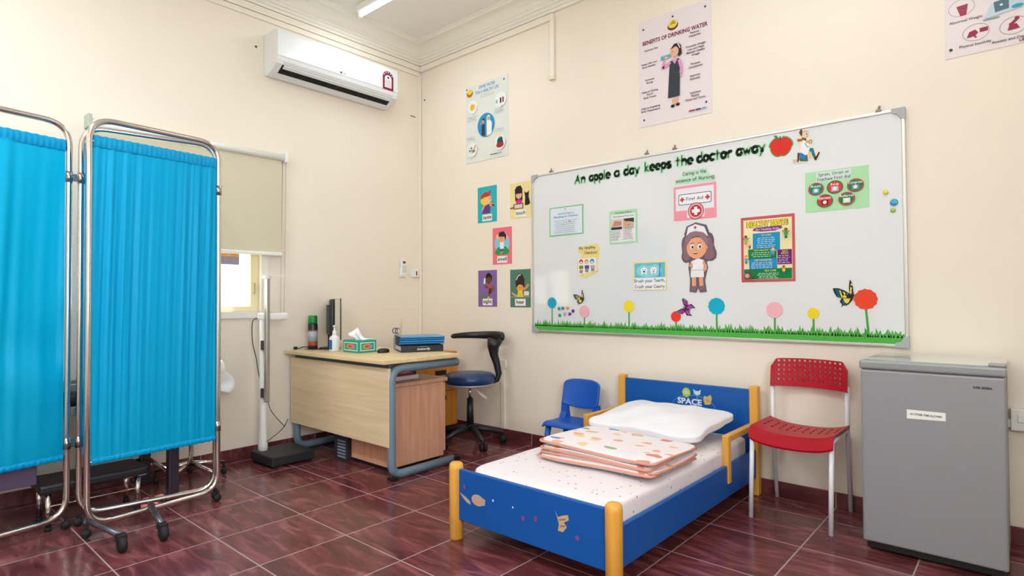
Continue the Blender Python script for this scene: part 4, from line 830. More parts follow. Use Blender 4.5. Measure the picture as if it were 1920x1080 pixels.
obj('label_band', b, mat('can_label', 'B44A30', .4), sc)
obj('label_patch', B().lathe([(.0368, .06), (.0368, .14)], (.128, -1.185, ZD), 24), mat('can_patch', 'A9B6BE', .35), sc)
sb = root('sanitizer_bottle', 'white pump bottle of hand sanitizer with a blue label', 'bottle', (.415, -1.175, ZD))
c = (.415, -1.175, ZD)
obj('bottle', B().lathe([(.034, 0), (.038, .006), (.038, .09), (.034, .105), (.016, .118), (.014, .125)], c, 24), mat('bottle_white', 'E9ECEE', .3), sb)
b = B(); b.grid(8, 1, lambda u, v: Vector(c)+Vector((.0385*math.cos(-2.5+u*1.5), .0385*math.sin(-2.5+u*1.5), .015+v*.07))); obj('label', b, mat('label_blue', '1F63B4', .4), sb)
obj('pump', B().lathe([(.014, .12), (.016, .13), (.013, .15), (.006, .155), (.006, .18), (.010, .182), (.008, .192)], c, 16).tube([(c[0], c[1], ZD+.186), (c[0]+.02, c[1]-.02, ZD+.184)], .005, 8), whitep, sb)
tb = root('tissue_box', 'teal and cream tissue box with a white tissue sticking out', 'tissue box', (.61, -1.09, ZD))
ax, ay = .515, -1.165; bx_, by_ = .71, -1.015; H = .088
obj('carton', B().box(ax, bx_, ay, by_, ZD, ZD+H, .002), mat('carton_teal', '1E9C8C', .5), tb)
def boxart(p, x0, x1, z0, z1):
    p.rect(x0+.014, z0+.014, x1-.014, z1-.014, 'E5E8C8').rect(x0+.020, z0+.020, x1-.020, z1-.020, '2AA394')
    cx, cz = (x0+x1)/2, (z0+z1)/2; w_ = (x1-x0)*.27; p.ell(cx, cz, w_, .017, 'E59A35', 24).ell(cx+w_*.35, cz, w_*.6, .015, 'C97A9A', 20).ell(cx-w_*.2, cz, w_*.5, .009, 'D9482E', 16)
p = Print((0, ay-.0004, ZD), (1, 0, 0), (0, 0, 1), (0, -1, 0)); boxart(p, ax, bx_, 0, H); p.make('front_print', tb)
p = Print((bx_+.0004, 0, ZD), (0, 1, 0), (0, 0, 1), (1, 0, 0)); boxart(p, ay, by_, 0, H); p.make('side_print', tb)
b = B(); rg = random.Random(5)
def tis(u, v):
    a = (u-.5)*2; s_ = .03+.05*v; return Vector((.612+a*s_*.8+.01*math.sin(v*5+a), -1.09+.5*a*s_+.03*math.sin(a*4+v*4)*(.4+v), ZD+H-.005+v*(.085-.05*abs(a+.55)**1.2)+.010*math.sin(a*8)*v))
b.grid(16, 10, tis); o = obj('tissue', b, mat('tissue_white', 'F7F7F7', .8), tb); md = o.modifiers.new('s', 'SOLIDIFY'); md.thickness = .002
# mouse
b = B().lathe([(.001, 0), (.03, .0), (.034, .012), (.028, .024), (.012, .031), (.001, .032)], (0, 0, 0), 20)
for v in b.bm.verts: v.co.y *= 1.5; v.co += Vector((.80, -1.02, ZD))
one('computer_mouse', b, blackp, 'black computer mouse behind the tissue box', 'mouse')
# cable
b = B().tube(rnd([(.045, -1.28, ZD+.012), (.05, -1.255, ZD+.006), (.075, -1.235, ZD+.02), (.12, -1.232, ZD+.02), (.17, -1.225, ZD+.02), (.20, -1.19, ZD+.03)], .02, 4), .0035, 8)
ca = one('black_cable', b, blackp, 'black cable lying on the left end of the desk by the spray can', 'cable')
obj('plug', B().box(.035, .055, -1.295, -1.27, ZD, ZD+.022, .004), blackp, ca)
b = B().tube(rnd([(.09, -1.23, ZD+.004), (.16, -1.235, ZD+.004), (.20, -1.21, ZD+.004), (.21, -1.15, ZD+.004)], .03, 4), .002, 8)
one('thin_cable', b, blackp, 'thin black cable on the desk under the thicker one', 'cable')

# binder, folders; frame rotated about the corner (.913,-.95)
ang = math.radians(62); C0 = (.905, -.945, ZD)
def stackroot(name, lab, cat, z, group=None, dx=0, dy=0, da=0): return root(name, lab, cat, (C0[0]+dx, C0[1]+dy, z), group, ang+da, True)
# local: x along the spine (away right), y to the left side
bi = stackroot('ring_binder', 'black ring binder with white lettering lying under the blue folders', 'binder', ZD)
blk = mat('binder_black', '1B1C22', .45)
obj('cover', B().box(0, .31, 0, .27, 0, .003).box(0, .31, 0, .27, .045, .048).box(0, .31, 0, .003, 0, .048), blk, bi)
obj('pages', B().box(.008, .30, .006, .262, .006, .036), mat('pages_lilac', 'D8D2DC', .8), bi)
p = Print((0, -.0006, 0), (1, 0, 0), (0, 0, 1), (0, -1, 0)); p.text('butterfly', .165, .014, .016, 'D9DAE0', w=.095, off=.02, slant=.25).line([(.13, .038), (.19, .038)], .002, 'A8AAB2'); p.make('lettering', bi)
pl = stackroot('paper_sheets', 'loose purple and white sheets between binder and folders', 'papers', ZD+.0485, dx=-.004, dy=.004)
obj('sheets', B().box(.0, .20, .06, .275, 0, .007), mat('sheet_purple', '8A7392', .8), pl)
fc = mat('folder_blue', '1183BF', .35, coat=.3); fc2 = mat('folder_blue_dark', '0B6AA6', .4)
flabs = ['lowest', 'second from the bottom', 'third from the bottom', 'topmost']
zz = ZD+.057
for k in range(4):
    t = stackroot('blue_folder', 'glossy blue document folder, %s of the pile on the desk' % flabs[k], 'folder', zz, 'blue folders on the binder', dx=-.005+.004*(k % 2), dy=-.012+.003*k, da=(-.03, .02, -.01, .03)[k])
    b = B(); h = .014
    pr = [(0, 0), (-.006, .002), (-.008, h/2), (-.006, h-.003), (0, h-.001)]
    b.box(0, .325, 0, .25, 0, .0015).box(0, .325, 0, .25, h-.0025, h-.001)
    b.prism([(0, y, z) for y, z in pr]+[(0, .002, h-.003), (0, -.004, h/2), (0, .002, .002)], (.325, 0, 0)); obj('cover', b, fc if k % 2 else fc2, t)
    obj('contents', B().box(.004, .318, .004, .244, .0025, h-.004), mat('contents_grey', 'B7BCC6', .8) if k != 3 else mat('contents_dark', '6A7686', .7), t)
    obj('elastic_flap', B().box(-.001, .0, .02, .16, .0, h-.001), mat('flap_dark', '14242E', .5), t); zz += h
# pen cup and contents
pcx, pcy = .635, -.758
t = root('pen_cup', 'clear grey pen cup hidden behind the blue folders', 'pen cup', (pcx, pcy, ZD))
obj('cup', B().lathe([(.036, 0), (.038, .003), (.038, .085), (.035, .085), (.035, .006), (.001, .006)], (pcx, pcy, ZD), 20), greyp, t)
sci = root('scissors', 'scissors standing handles up in the pen cup', 'scissors', (pcx-.012, pcy, ZD+.01))
for sx, dx in ((-1, -.022), (1, .012)):
    cx = pcx-.02+dx; pts = [(cx+.016*math.cos(a), pcy+.011*math.cos(a), ZD+.138+.020*math.sin(a)) for a in [2*PI*k/16 for k in range(16)]]
    obj('finger_loop', B().tube(pts, .0035, 8, closed=True), mat('loop_dark', '4A4A50', .4), sci)
obj('blade', B().tube([(pcx-.022, pcy, ZD+.01), (pcx-.03, pcy-.002, ZD+.118)], .004, 8).tube([(pcx-.012, pcy, ZD+.01), (pcx-.01, pcy+.002, ZD+.118)], .004, 8), steel, sci)
one('wooden_ruler', B().prism([(pcx+.0, pcy-.01, ZD+.01), (pcx+.014, pcy-.002, ZD+.01), (pcx+.034, pcy+.008, ZD+.225), (pcx+.024, pcy+.002, ZD+.228)], (.001, -.002, 0)), mat('ruler', 'CDBB90', .6), 'wooden ruler leaning in the pen cup', 'ruler')
one('pen', B().tube([(pcx+.0, pcy+.016, ZD+.01), (pcx+.002, pcy+.03, ZD+.205)], .004, 8), mat('pen_beige', 'C9C2A6', .5), 'pale pen standing in the pen cup beside the ruler', 'pen')

# ------------------------------------------------------------------ height and weight scale
sl = root('weighing_scale', 'column scale with black platform and silver height rod', 'scale', (.28, -1.5, 0))
obj('platform', B().box(.115, .435, -1.66, -1.345, .012, .078, .008), mat('platform_black', '23252B', .55), sl)
for x in (.14, .41):
    for y in (-1.635, -1.37): obj('foot', B().cyl((x, y, 0), (x, y, .014), .014, 12), blackr, sl)
b = B().tube([(.180, -1.60, .07), (.180, -1.60, .115), (.180, -1.60, .18), (.180, -1.60, .26), (.180, -1.60, 1.0)], [.034, .033, .030, .025, .025], 18); obj('column', b, white_enamel, sl)
hd = obj('display_head', B().box(.095, .295, -1.608, -1.47, 1.0, 1.05, .012), white_enamel, sl)
obj('display_window', B().box(.13, .25, -1.59, -1.50, 1.049, 1.053, .002), mat('lcd', 'B9B7A6', .3), hd)
b = B().box(.268, .306, -1.637, -1.612, .43, 1.305, .003); obj('height_rod', b, steel, sl)
b = B().box(.246, .310, -1.646, -1.602, 1.288, 1.315, .005); hp = obj('rod_slider', b, whitep, sl)
b = B(); b.prism([(.30, -1.64, 1.309), (.30, -1.60, 1.309), (.40, -1.50, 1.305), (.41, -1.52, 1.305)], (0, 0, .004)); obj('measuring_arm', b, mat('arm_white', 'F5F2E8', .3), hp)
for z in (.455, .79): obj('rod_clamp', B().box(.20, .270, -1.63, -1.597, z, z+.065, .004), blackp, sl)
cb_ = [(.10, -1.60, 1.01), (.06, -1.62, 1.0), (.045, -1.62, .93), (.06, -1.62, .82), (.09, -1.61, .74), (.13, -1.61, .62), (.16, -1.61, .56)]
obj('power_cord', B().tube(rnd(cb_, .04, 5), .003, 8), blackp, sl)
b = B().tube(rnd([(.25, -1.60, .425), (.255, -1.58, .36), (.265, -1.53, .29), (.285, -1.49, .24)], .05, 5), .0025, 8); one('scale_lead', b, blackp, 'thin dark lead drooping from the scale rod towards the desk', 'cable')
b = B().tube(rnd([(.218, -1.59, .14), (.20, -1.54, .16), (.14, -1.45, .18), (.08, -1.38, .205), (.02, -1.33, .235)], .05, 5), .0025, 8); one('scale_lead', b, blackp, 'dark lead rising from the scale foot to the desk panel', 'cable')
b = B().tube(rnd([(.44, -1.30, .02), (.50, -1.25, .004), (.46, -1.1, .004), (.35, -1.0, .004), (.30, -.9, .004)], .05, 5), .003, 8); one('floor_cable', b, blackp, 'black cable on the floor under the desk', 'cable')

# paper roll by the couch
pr_ = root('paper_roll', 'white couch paper roll with a dark core beside the blue screen', 'paper roll', (.17, -1.86, .54))
obj('roll', B().lathe([(.030, -.10), (.066, -.10), (.069, -.095), (.069, .095), (.066, .10), (.03, .10)], (.13, -1.965, .665), 30, 'y'), paperw, pr_)
obj('core', B().cyl((.13, -2.08, .665), (.13, -1.85, .665), .029, 18), mat('core_dark', '3A332E', .6), pr_)
b = B(); b.grid(8, 10, lambda u, v: Vector((.13+.069*math.cos(.6*v-.2)+.03*v*math.sin(u*5+v*3), -2.055+u*(.20+.05*math.sin(3*v)), .665-.01-.125*v+.02*math.sin(u*4)*v))); o = obj('hanging_paper', b, mat('tissue_white', 'F7F7F7', .8), pr_); o.modifiers.new('s', 'SOLIDIFY').thickness = .0015
obj('wall_bracket', B().box(.0005, .14, -1.852, -1.846, .64, .69, .002).box(.0005, .14, -2.086, -2.080, .64, .69, .002).box(.0005, .006, -2.086, -1.846, .64, .69), steel, pr_)

# ------------------------------------------------------------------ examination couch (behind the screen)
co = root('examination_couch', 'black examination couch hidden behind the blue folding screen', 'couch', (.34, -3.2, 0))
cx0, cx1, cy0, cy1 = .07, .60, -4.1, -2.29
vin = mat('vinyl_black', '1E1C22', .4)
obj('mattress', B().box(cx0, cx1, cy0, cy1, .60, .68, .03, 4), vin, co)
obj('frame', B().box(cx0+.03, cx1-.02, cy0+.03, cy1-.01, .55, .60, .005), steel, co)
for x in (cx0+.04, cx1-.02):
    for y in (cy0+.05, cy1-.03):
        lg = obj('leg', B().box(x-.027, x+.027, y-.027, y+.027, .03, .56, .006), mat('leg_dark', '4A4450', .35, .7), co); obj('foot', B().box(x-.032, x+.032, y-.032, y+.032, 0, .032, .006), blackr, lg)
obj('side_panel', B().box(cx1-.045, cx1-.025, cy0+.09, -2.93, .235, .345, .004), mat('panel_plum', '5A4A66', .5), co)
obj('lower_rail', B().tube([(cx0+.04, cy1-.03, .17), (cx1-.02, cy1-.03, .15)], .013, 12), chrome, co)
obj('lower_rail', B().tube([(cx0+.04, cy1-.03, .15), (cx0+.04, cy0+.05, .15)], .013, 12), chrome, co)
# footstool
fs = root('footstool', 'black topped step stool with chrome legs beneath the couch', 'stool', (.50, -2.69, 0))
obj('stool_top', B().box(.375, .625, -2.93, -2.455, .185, .235, .015, 3), vin, fs)
for x in (.40, .60):
    for y in (-2.89, -2.50):
        lg = obj('leg', B().cyl((x, y, .012), (x, y, .19), .0125, 14), chrome, fs); obj('rubber_foot', B().cyl((x, y, 0), (x, y, .02), .016, 12), blackr, lg)
obj('stretcher', B().tube([(.60, -2.89, .12), (.60, -2.50, .12)], .005, 8), chrome, fs)
# small trolley base at the wall behind
tv = root('infusion_stand', 'chrome infusion stand base on casters behind the screen', 'stand', (.30, -2.12, 0))
obj('pole', B().tube([(.30, -2.12, .10), (.30, -2.12, 1.2)], .012, 12), chrome, tv)
for k in range(5):
    a = 2*PI*k/5+.3; ex, ey = .30+.20*math.cos(a), -2.12+.20*math.sin(a)
    lg = obj('leg', B().tube([(.30, -2.12, .12), (ex, ey, .085)], [.016, .011], 10), chrome, tv)
    obj('caster', B().lathe([(.018, -.012), (.024, 0), (.018, .012)], (ex, ey, .0245), 14, 'y').box(ex-.006, ex+.006, ey-.006, ey+.006, .04, .085), blackr, lg)

# ------------------------------------------------------------------ folding screen
fsn = root('folding_screen', 'three panel folding screen with chrome tube frames and bright blue curtains', 'screen', (.76, -2.7, 0))
curt = cloth('curtain_blue', '00B2E2', '00BCEE', .30, .45)
hem = cloth('curtain_hem', '009CD2', '0AA0DA', .08, .45)
ZT, ZB = 2.035, .062
def panel(a, b_, amp, seed, foldn, wrinkle=0, ztop=1.945, zbot=.36):
    a, b_ = Vector((*a, 0)), Vector((*b_, 0)); d = (b_-a); L = d.length; d.normalize(); nrm = Vector((d.y, -d.x, 0))
    pts = [a+Vector((0, 0, ZB)), a+Vector((0, 0, ZT)), b_+Vector((0, 0, ZT)), b_+Vector((0, 0, ZB))]
    f = obj('frame', B().tube(rnd(pts, .11, 9, closed=True), .0145, 14, closed=True), chrome, fsn)
    for zr in (ztop-.022, zbot+.002): obj('curtain_rod', B().tube([a+Vector((0, 0, zr)), a+d*.03+Vector((0, 0, zr)), b_-d*.03+Vector((0, 0, zr)), b_+Vector((0, 0, zr))], .003, 8), chrome, fsn)
    rg = random.Random(seed); ph = [rg.uniform(0, 6.28) for _ in range(8)]; fr = [rg.uniform(.7, 1.3) for _ in range(8)]
    def disp(u, z):
        t = (z-zbot)/(ztop-zbot); gather = .16+.84*math.sin(PI*min(max(t, 0), 1))**.6
        x = u+.03*math.sin(2.2*t+ph[0]); s = 0
        s += math.sin(2*PI*foldn*x*fr[0]+ph[1]+1.2*t)*.5+math.sin(2*PI*foldn*2.3*x+ph[2]-1.7*t)*.28+math.sin(2*PI*foldn*4.1*x+ph[3])*.13
        s *= .6+.4*math.sin(2*PI*1.3*u+ph[4])
        if wrinkle:
            lo = math.exp(-((t-.28)/.18)**2)
            s += wrinkle*lo*(math.sin(14*t+9*u+ph[5])*math.cos(7*u-11*t+ph[6]))+wrinkle*.45*math.sin(5*t-4*u+ph[7])
        e = min(1, u/.04, (1-u)/.04); return amp*s*gather*e
    def P(u, z, off=0): return a+d*(L*(.025+.95*u))+nrm*(disp(u, z)+off)+Vector((0, 0, z))
    b = B(); b.grid(110, 60, lambda u, v: P(u, zbot+(ztop-.03-zbot)*v)); c = obj('curtain', b, curt, fsn)
    def sleeve(zc, hh, zr):
        def f_(u, v):
            q = 2*PI*v; return a+d*(L*(.025+.95*u))+nrm*((.0058+.0012*math.sin(2*PI*26*u+ph[2]))*math.cos(q)+disp(u, zr)*.35)+Vector((0, 0, zc+hh*math.sin(q)+.0015*math.sin(2*PI*17*u+ph[3])))
        return f_
    b = B(); b.grid(130, 16, sleeve(ztop-.022, .030, ztop-.03)); obj('hem', b, hem, c)
    b = B(); b.grid(130, 16, sleeve(zbot+.002, .014, zbot)); obj('hem', b, hem, c)
    for nm in fsn.children: pass
    return f
PA0, PA1 = (.78, -3.47), (.640, -2.825)
PB0, PB1 = (.640, -2.775), (.742, -2.150)
PC1, PC0 = (.798, -2.160), (.858, -2.790)
panel(PA0, PA1, .022, 3, 3, .9)
panel(PB0, PB1, .009, 5, 7)
panel(PC0, PC1, .013, 8, 8, .15)
for z in (1.74, .40):
    for (xa, ya), (xb, yb) in ((PA1, PB0), (PB1, PC1)):
        b = B().tube([(xa, ya, z), (xa, ya, z+.055)], .0165, 16).tube([(xb, yb, z), (xb, yb, z+.055)], .0165, 16); b.prism([(xa-.003, ya, z+.008), (xa+.003, ya, z+.008), (xb+.003, yb, z+.008), (xb-.003, yb, z+.008)], (0, 0, .038)); obj('hinge', b, mat('hinge_metal', 'B5ADA4', .22, 1), fsn)
for x, y in (PA0, PA1, PB0, PB1, PC1, PC0):
    f = obj('caster', B().lathe([(.018, -.011), (.0225, 0), (.018, .011)], (x, y, .0228), 14, 'x').box(x-.008, x+.008, y-.008, y+.008, .035, .062), blackr, fsn)
for y, y2 in ((-2.78, -2.725), (-2.50, -2.555)):
    obj('stabiliser_foot', B().tube([(.80, y, .075), (1.14, y2, .070)], .014, 10).tube([(.80, y, .055), (.835, y, .075)], .016, 10), mat('foot_plum', '6E6A74', .35, .8), fsn)
    obj('wheel', B().lathe([(.028, -.016), (.036, -.008), (.036, .008), (.028, .016)], (1.165, y2, .0365), 20, 'y').box(1.13, 1.175, y2-.02, y2+.02, .05, .082, .005), blackr, fsn)

# ------------------------------------------------------------------ stool chair
stl = root('swivel_stool', 'blue padded swivel stool with black curved backrest arm', 'stool', (.95, -.30, 0))
cx, cy = .95, -.30
bs = obj('star_base', B().lathe([(.032, .10), (.036, .115), (.032, .15), (.026, .155)], (cx, cy, 0), 20), blackp, stl)
for k in range(5):
    a = math.radians(-23+72*k); ex, ey = cx+.262*math.cos(a), cy+.262*math.sin(a)
    obj('leg', B().tube([(cx, cy, .128), (cx+.13*math.cos(a), cy+.13*math.sin(a), .112), (ex, ey, .075)], [.028, .022, .015], 10), mat('base_black', '202126', .45), stl)
    px, py = -math.sin(a), math.cos(a)
    b = B(); b.tube([(ex-.024*px, ey-.024*py, .03), (ex-.006*px, ey-.006*py, .03)], .030, 18).tube([(ex+.006*px, ey+.006*py, .03), (ex+.024*px, ey+.024*py, .03)], .030, 18).tube([(ex, ey, .03), (ex, ey, .085)], .008, 8); obj('caster', b, blackr, stl)
obj('gas_lift_cover', B().tube([(cx, cy, .13), (cx, cy, .36)], [.030, .024], 18), blackp, stl)
obj('gas_lift', B().cyl((cx, cy, .35), (cx, cy, .455), .013, 16), chrome, stl)
obj('seat_plate', B().lathe([(.06, .445), (.17, .458), (.187, .468), (.187, .478)], (cx, cy, 0), 30), mat('seat_plate', 'C8C4C8', .4, .3), stl)
obj('seat', B().lathe([(.17, .474), (.193, .482), (.202, .510), (.195, .540), (.17, .556), (.08, .563), (.002, .564)], (cx, cy, 0), 40), mat('seat_blue', '1E3A66', .35), stl)
obj('height_lever', B().tube([(cx+.02, cy-.01, .465), (cx+.045, cy+.03, .42), (cx+.06, cy+.06, .385), (cx+.08, cy+.10, .35)], [.004, .004, .012, .013], 10), whitep, stl)
# spine rises at the right (camera right) side of the seat, arm bar curls around the back
rv = Vector((math.cos(math.radians(41)), math.sin(math.radians(41)), 0)); bv = Vector((-rv.y, rv.x, 0)); c3 = Vector((cx, cy, 0))
def Q(u, v, z): return c3+rv*u+bv*v+Vector((0, 0, z))
b = B(); path = [Q(.10, 0, .478), Q(.17, 0, .480), Q(.215, 0, .50), Q(.228, 0, .55), Q(.212, 0, .63), Q(.190, 0, .70), Q(.185, 0, .76), Q(.200, 0, .82)]
wds = [.035, .035, .036, .034, .032, .034, .045, .075]; ths = [.012, .014, .020, .025, .028, .034, .047, .062]
rings = []
for i, q in enumerate(path):
    tdir = (path[min(i+1, len(path)-1)]-path[max(i-1, 0)]).normalized(); n1 = bv; n2 = tdir.cross(n1).normalized()
    rings.append([b.bm.verts.new(q+n1*wds[i]*math.cos(2*PI*k/12)*.8+n2*ths[i]*math.sin(2*PI*k/12)) for k in range(12)])
for r0, r1 in zip(rings, rings[1:]):
    for k in range(12): b.bm.faces.new((r0[k], r0[(k+1) % 12], r1[(k+1) % 12], r1[k]))
b.bm.faces.new(rings[0]); b.bm.faces.new(rings[-1])
obj('spine', b, blackp, stl, smooth=True)
b = B(); pts = []
for k in range(15):
    a = math.radians(-35+k*12); pts.append(Q(.262*math.cos(a)*1.0-.0, .262*math.sin(a), .842+.006*math.cos(a)))
pts = [Q(.255, -.02, .838), Q(.262, .03, .842), Q(.235, .10, .845), Q(.16, .16, .845), (Q(.06, .185, .845)), Q(-.04, .17, .845), Q(-.12, .12, .843), Q(-.155, .06, .842)]
rings = []
for i, q in enumerate(pts):
    tdir = (pts[min(i+1, len(pts)-1)]-pts[max(i-1, 0)]).normalized(); n1 = Vector((0, 0, 1)); n2 = tdir.cross(n1).normalized(); hh = [.034, .036, .036, .034, .030, .026, .022, .020][i]
    rings.append([b.bm.verts.new(q+n1*hh*math.cos(2*PI*k/12)+n2*.020*math.sin(2*PI*k/12)) for k in range(12)])
for r0, r1 in zip(rings, rings[1:]):
    for k in range(12): b.bm.faces.new((r0[k], r0[(k+1) % 12], r1[(k+1) % 12], r1[k]))
b.bm.faces.new(rings[0]); b.bm.faces.new(rings[-1])
o = obj('arm_bar', b, blackp, stl, smooth=True); md = o.modifiers.new('s', 'SUBSURF'); md.levels = md.render_levels = 2

# ------------------------------------------------------------------ child chair
kb = mat('kid_blue', '0E56B8', .4)
kc = root('child_chair', 'small blue plastic child chair between the bed and the stool', 'chair', (1.87, -.24, 0))
kx0, kx1 = 1.725, 2.05; kyb, kyf = -.115, -.375; kz = .297
def seatf(u, v): 
    x = kx0+(kx1-kx0)*u; y = kyb+(kyf-kyb)*v; e = (2*u-1); z = kz-.014*(1-e*e)*math.sin(PI*min(1, v*1.15))-(.03*(max(0, v-.85)/.15)**2)-.012*max(0, abs(e)-.85)/.15
    return Vector((x, y, z))
b = B(); b.grid(20, 20, seatf); o = obj('seat', b, kb, kc); md = o.modifiers.new('s', 'SOLIDIFY'); md.thickness = .012; md.offset = -1
o.modifiers.new('b', 'BEVEL').width = .004
def backf(u, v):
    x = kx0+.01+(kx1-kx0-.02)*u; e = 2*u-1; z0 = .385-.022*(1-e*e); z1 = .548+.018*(1-e**4); z = z0+(z1-z0)*v
    k = .012 if abs(e) < .999 else 0; return Vector((x-(e*.016 if v in (0, 1) else 0), kyb-.005+.035*v-.03*e*e, z))
b = B(); b.grid(20, 10, backf); o = obj('backrest', b, kb, kc); md = o.modifiers.new('s', 'SOLIDIFY'); md.thickness = .016; md.offset = 0; md = o.modifiers.new('b', 'BEVEL'); md.width = .005; md.segments = 2
for sx, x in ((-1, kx0+.03), (1, kx1-.03)):
    b = B(); b.prism([(x-.026, kyb-.06, kz-.008), (x-.026, kyb-.035, .33), (x-.026, kyb-.026, .40), (x-.026, kyb-.008, .40), (x-.026, kyb+.0, .34), (x-.026, kyb+.01, kz-.008)], (.052, 0, 0)); obj('back_upright', b, kb, kc)
for sx in (0, 1):
    for sy in (0, 1):
        x = (kx0+.03, kx1-.03)[sx]; y = (kyf+.05, kyb-.01)[sy]; ox = (-.02, .02)[sx]; oy = (-.035, .015)[sy]
        obj('leg', B().tube([(x, y, kz-.015), (x+ox, y+oy, .0)], [.022, .015], 12), kb, kc)

# ------------------------------------------------------------------ bed
bd = root('child_bed', 'blue child bed with orange wood posts, side guards and mattress', 'bed', (2.63, -.85, 0))
bx0, bx1, byf, byh = 2.172, 3.098, -1.655, -.045
P = .055
for x in (bx0, bx1-P):
    obj('head_post', B().box(x, x+P*.9, byh-.05, byh, 0, .625, .006, 3), bedwood, bd)
    cxp = x+P/2
    obj('foot_post', B().lathe([(.030, 0), (.033, .003), (.034, .33), (.032, .352), (.024, .36), (.002, .362)], (cxp, byf+.03, 0), 24), bedwood, bd)
hb = obj('headboard', B().box(bx0+.045, bx1-.05, byh-.038, byh-.015, .18, .605, .004), bedblue, bd)
fb = obj('footboard', B().box(bx0+.05, bx1-.05, byf+.018, byf+.040, .095, .335, .005), bedblue, bd)
for x in (bx0+.018, bx1-.040): obj('side_rail', B().box(x, x+.022, byf+.05, byh-.05, .10, .262, .004), bedblue, bd)
obj('slat_base', B().box(bx0+.04, bx1-.04, byf+.045, byh-.05, .12, .14), mat('slat', 'C9A468', .6), bd)
for x in (bx0+.008, bx1-.046):
    b = B().box(x, x+.036, -.525, -.487, .17, .418, .004).box(x, x+.036, -.488, byh-.05, .385, .418, .004); obj('side_guard', b, bedwood, bd)
# mattress (own thing)
mt = bpy.data.materials.new('mattress_cloth'); mt.use_nodes = True; nt = mt.node_tree; pb = nt.nodes['Principled BSDF']; pb.inputs['Roughness'].default_value = .85
tc = nt.nodes.new('ShaderNodeTexCoord'); vo = nt.nodes.new('ShaderNodeTexVoronoi'); vo.inputs['Scale'].default_value = 26; rp = nt.nodes.new('ShaderNodeValToRGB')
rp.color_ramp.elements[0].position = .10; rp.color_ramp.elements[0].color = (*lin('9C7F8E'), 1); rp.color_ramp.elements[1].position = .16; rp.color_ramp.elements[1].color = (*lin('E9E1E2'), 1)
nt.links.new(tc.outputs['Object'], vo.inputs['Vector']); nt.links.new(vo.outputs['Distance'], rp.inputs[0]); nt.links.new(rp.outputs[0], pb.inputs['Base Color'])
mx0, mx1, my0, my1, mz = bx0+.075, bx1-.046, byf+.055, byh-.05, .340
def sup(x0, x1, y0, y1, z0, z1, nx, ny, e, bump=None, prof=None):
    b = B(); cx, cy, cz = (x0+x1)/2, (y0+y1)/2, (z0+z1)/2
    bm2 = bmesh.new(); bmesh.ops.create_cube(bm2, size=2); bmesh.ops.subdivide_edges(bm2, edges=bm2.edges[:], cuts=nx, use_grid_fill=True)
    for v in bm2.verts:
        u, w_, t_ = v.co; k = (abs(u)**e+abs(w_)**e+abs(t_)**e)**(1/e) / max(abs(u), abs(w_), abs(t_)); u, w_, t_ = u/k, w_/k, t_/k
        q = Vector((cx+u*(x1-x0)/2, cy+w_*(y1-y0)/2, cz+t_*(z1-z0)/2))
        if bump: q = bump(q, u, w_, t_)
        v.co = q
    b.merge(bm2)
    for f in b.bm.faces: f.smooth = True
    return b
b = sup(mx0, mx1, my0, my1, .142, mz, 30, 30, 14, lambda q, u, v, t: q+Vector((0, 0, .004*math.sin(q.x*14+q.y*5)*math.sin(q.y*9) if t > .5 else 0)))
one('mattress', b, mt, 'white dotted child mattress lying in the blue bed frame', 'mattress')
# pillow
def pb_(q, u, v, t):
    k = (1-u*u*.75)*(1-v*v*.75); q.z = .425+(q.z-.425)*(.25+.95*k)
    q.z += .05*(v+1)/2-.012
    q += Vector((.006*math.sin(9*q.y+20*q.x), .008*math.sin(14*q.x+3), (.006*math.sin(17*q.x+9*q.y)+.006*math.sin(6*q.x-21*q.y+2*math.sin(8*q.x))+.004*math.sin(38*q.x+13*q.y)+.003*math.sin(27*q.x-30*q.y))*(.3+.7*k))); c = max(0, abs(u)*abs(v)-.50); q.x += (1 if u > 0 else -1)*c*.08; q.y += (1 if v > 0 else -1)*c*.05; q.z += c*.01; return q
b = sup(2.325, 2.985, -.70, -.17, .352, .478, 34, 24, 6, pb_)
pw = one('pillow', b, mat('pillow_white', 'EEEBF0', .8, bump=.2, bscale=40), 'white pillow leaning against the blue headboard', 'pillow', smooth=True)
b = B(); bm2 = bmesh.new()
# blanket
bk = bpy.data.materials.new('blanket_cloth'); bk.use_nodes = True; nt = bk.node_tree; pb = nt.nodes['Principled BSDF']; pb.inputs['Roughness'].default_value = .9; L = nt.links.new; N = nt.nodes.new
tc = N('ShaderNodeTexCoord'); nz = N('ShaderNodeTexNoise'); nz.inputs['Scale'].default_value = 9; nz.inputs['Detail'].default_value = 3; vm = N('ShaderNodeVectorMath'); vm.operation = 'MULTIPLY_ADD'; vm.inputs[1].default_value = (.09, .09, .0)
mp = N('ShaderNodeMapping'); mp.inputs['Scale'].default_value = (1, 1.5, .3)
L(tc.outputs['Object'], nz.inputs['Vector']); L(nz.outputs['Color'], vm.inputs[0]); L(tc.outputs['Object'], vm.inputs[2]); L(vm.outputs[0], mp.inputs[0])
vo = N('ShaderNodeTexVoronoi'); vo.inputs['Scale'].default_value = 9; vo.inputs['Randomness'].default_value = .85; L(mp.outputs[0], vo.inputs['Vector'])
th = N('ShaderNodeMath'); th.operation = 'LESS_THAN'; th.inputs[1].default_value = .31; L(vo.outputs['Distance'], th.inputs[0])
hs = N('ShaderNodeSeparateColor'); L(vo.outputs['Color'], hs.inputs[0]); cr = N('ShaderNodeValToRGB'); cr.color_ramp.interpolation = 'CONSTANT'; ce = cr.color_ramp.elements
ce[0].position = 0; ce[0].color = (*lin('E8B08A'), 1); ce[1].position = .85; ce[1].color = (*lin('6C8FC6'), 1)
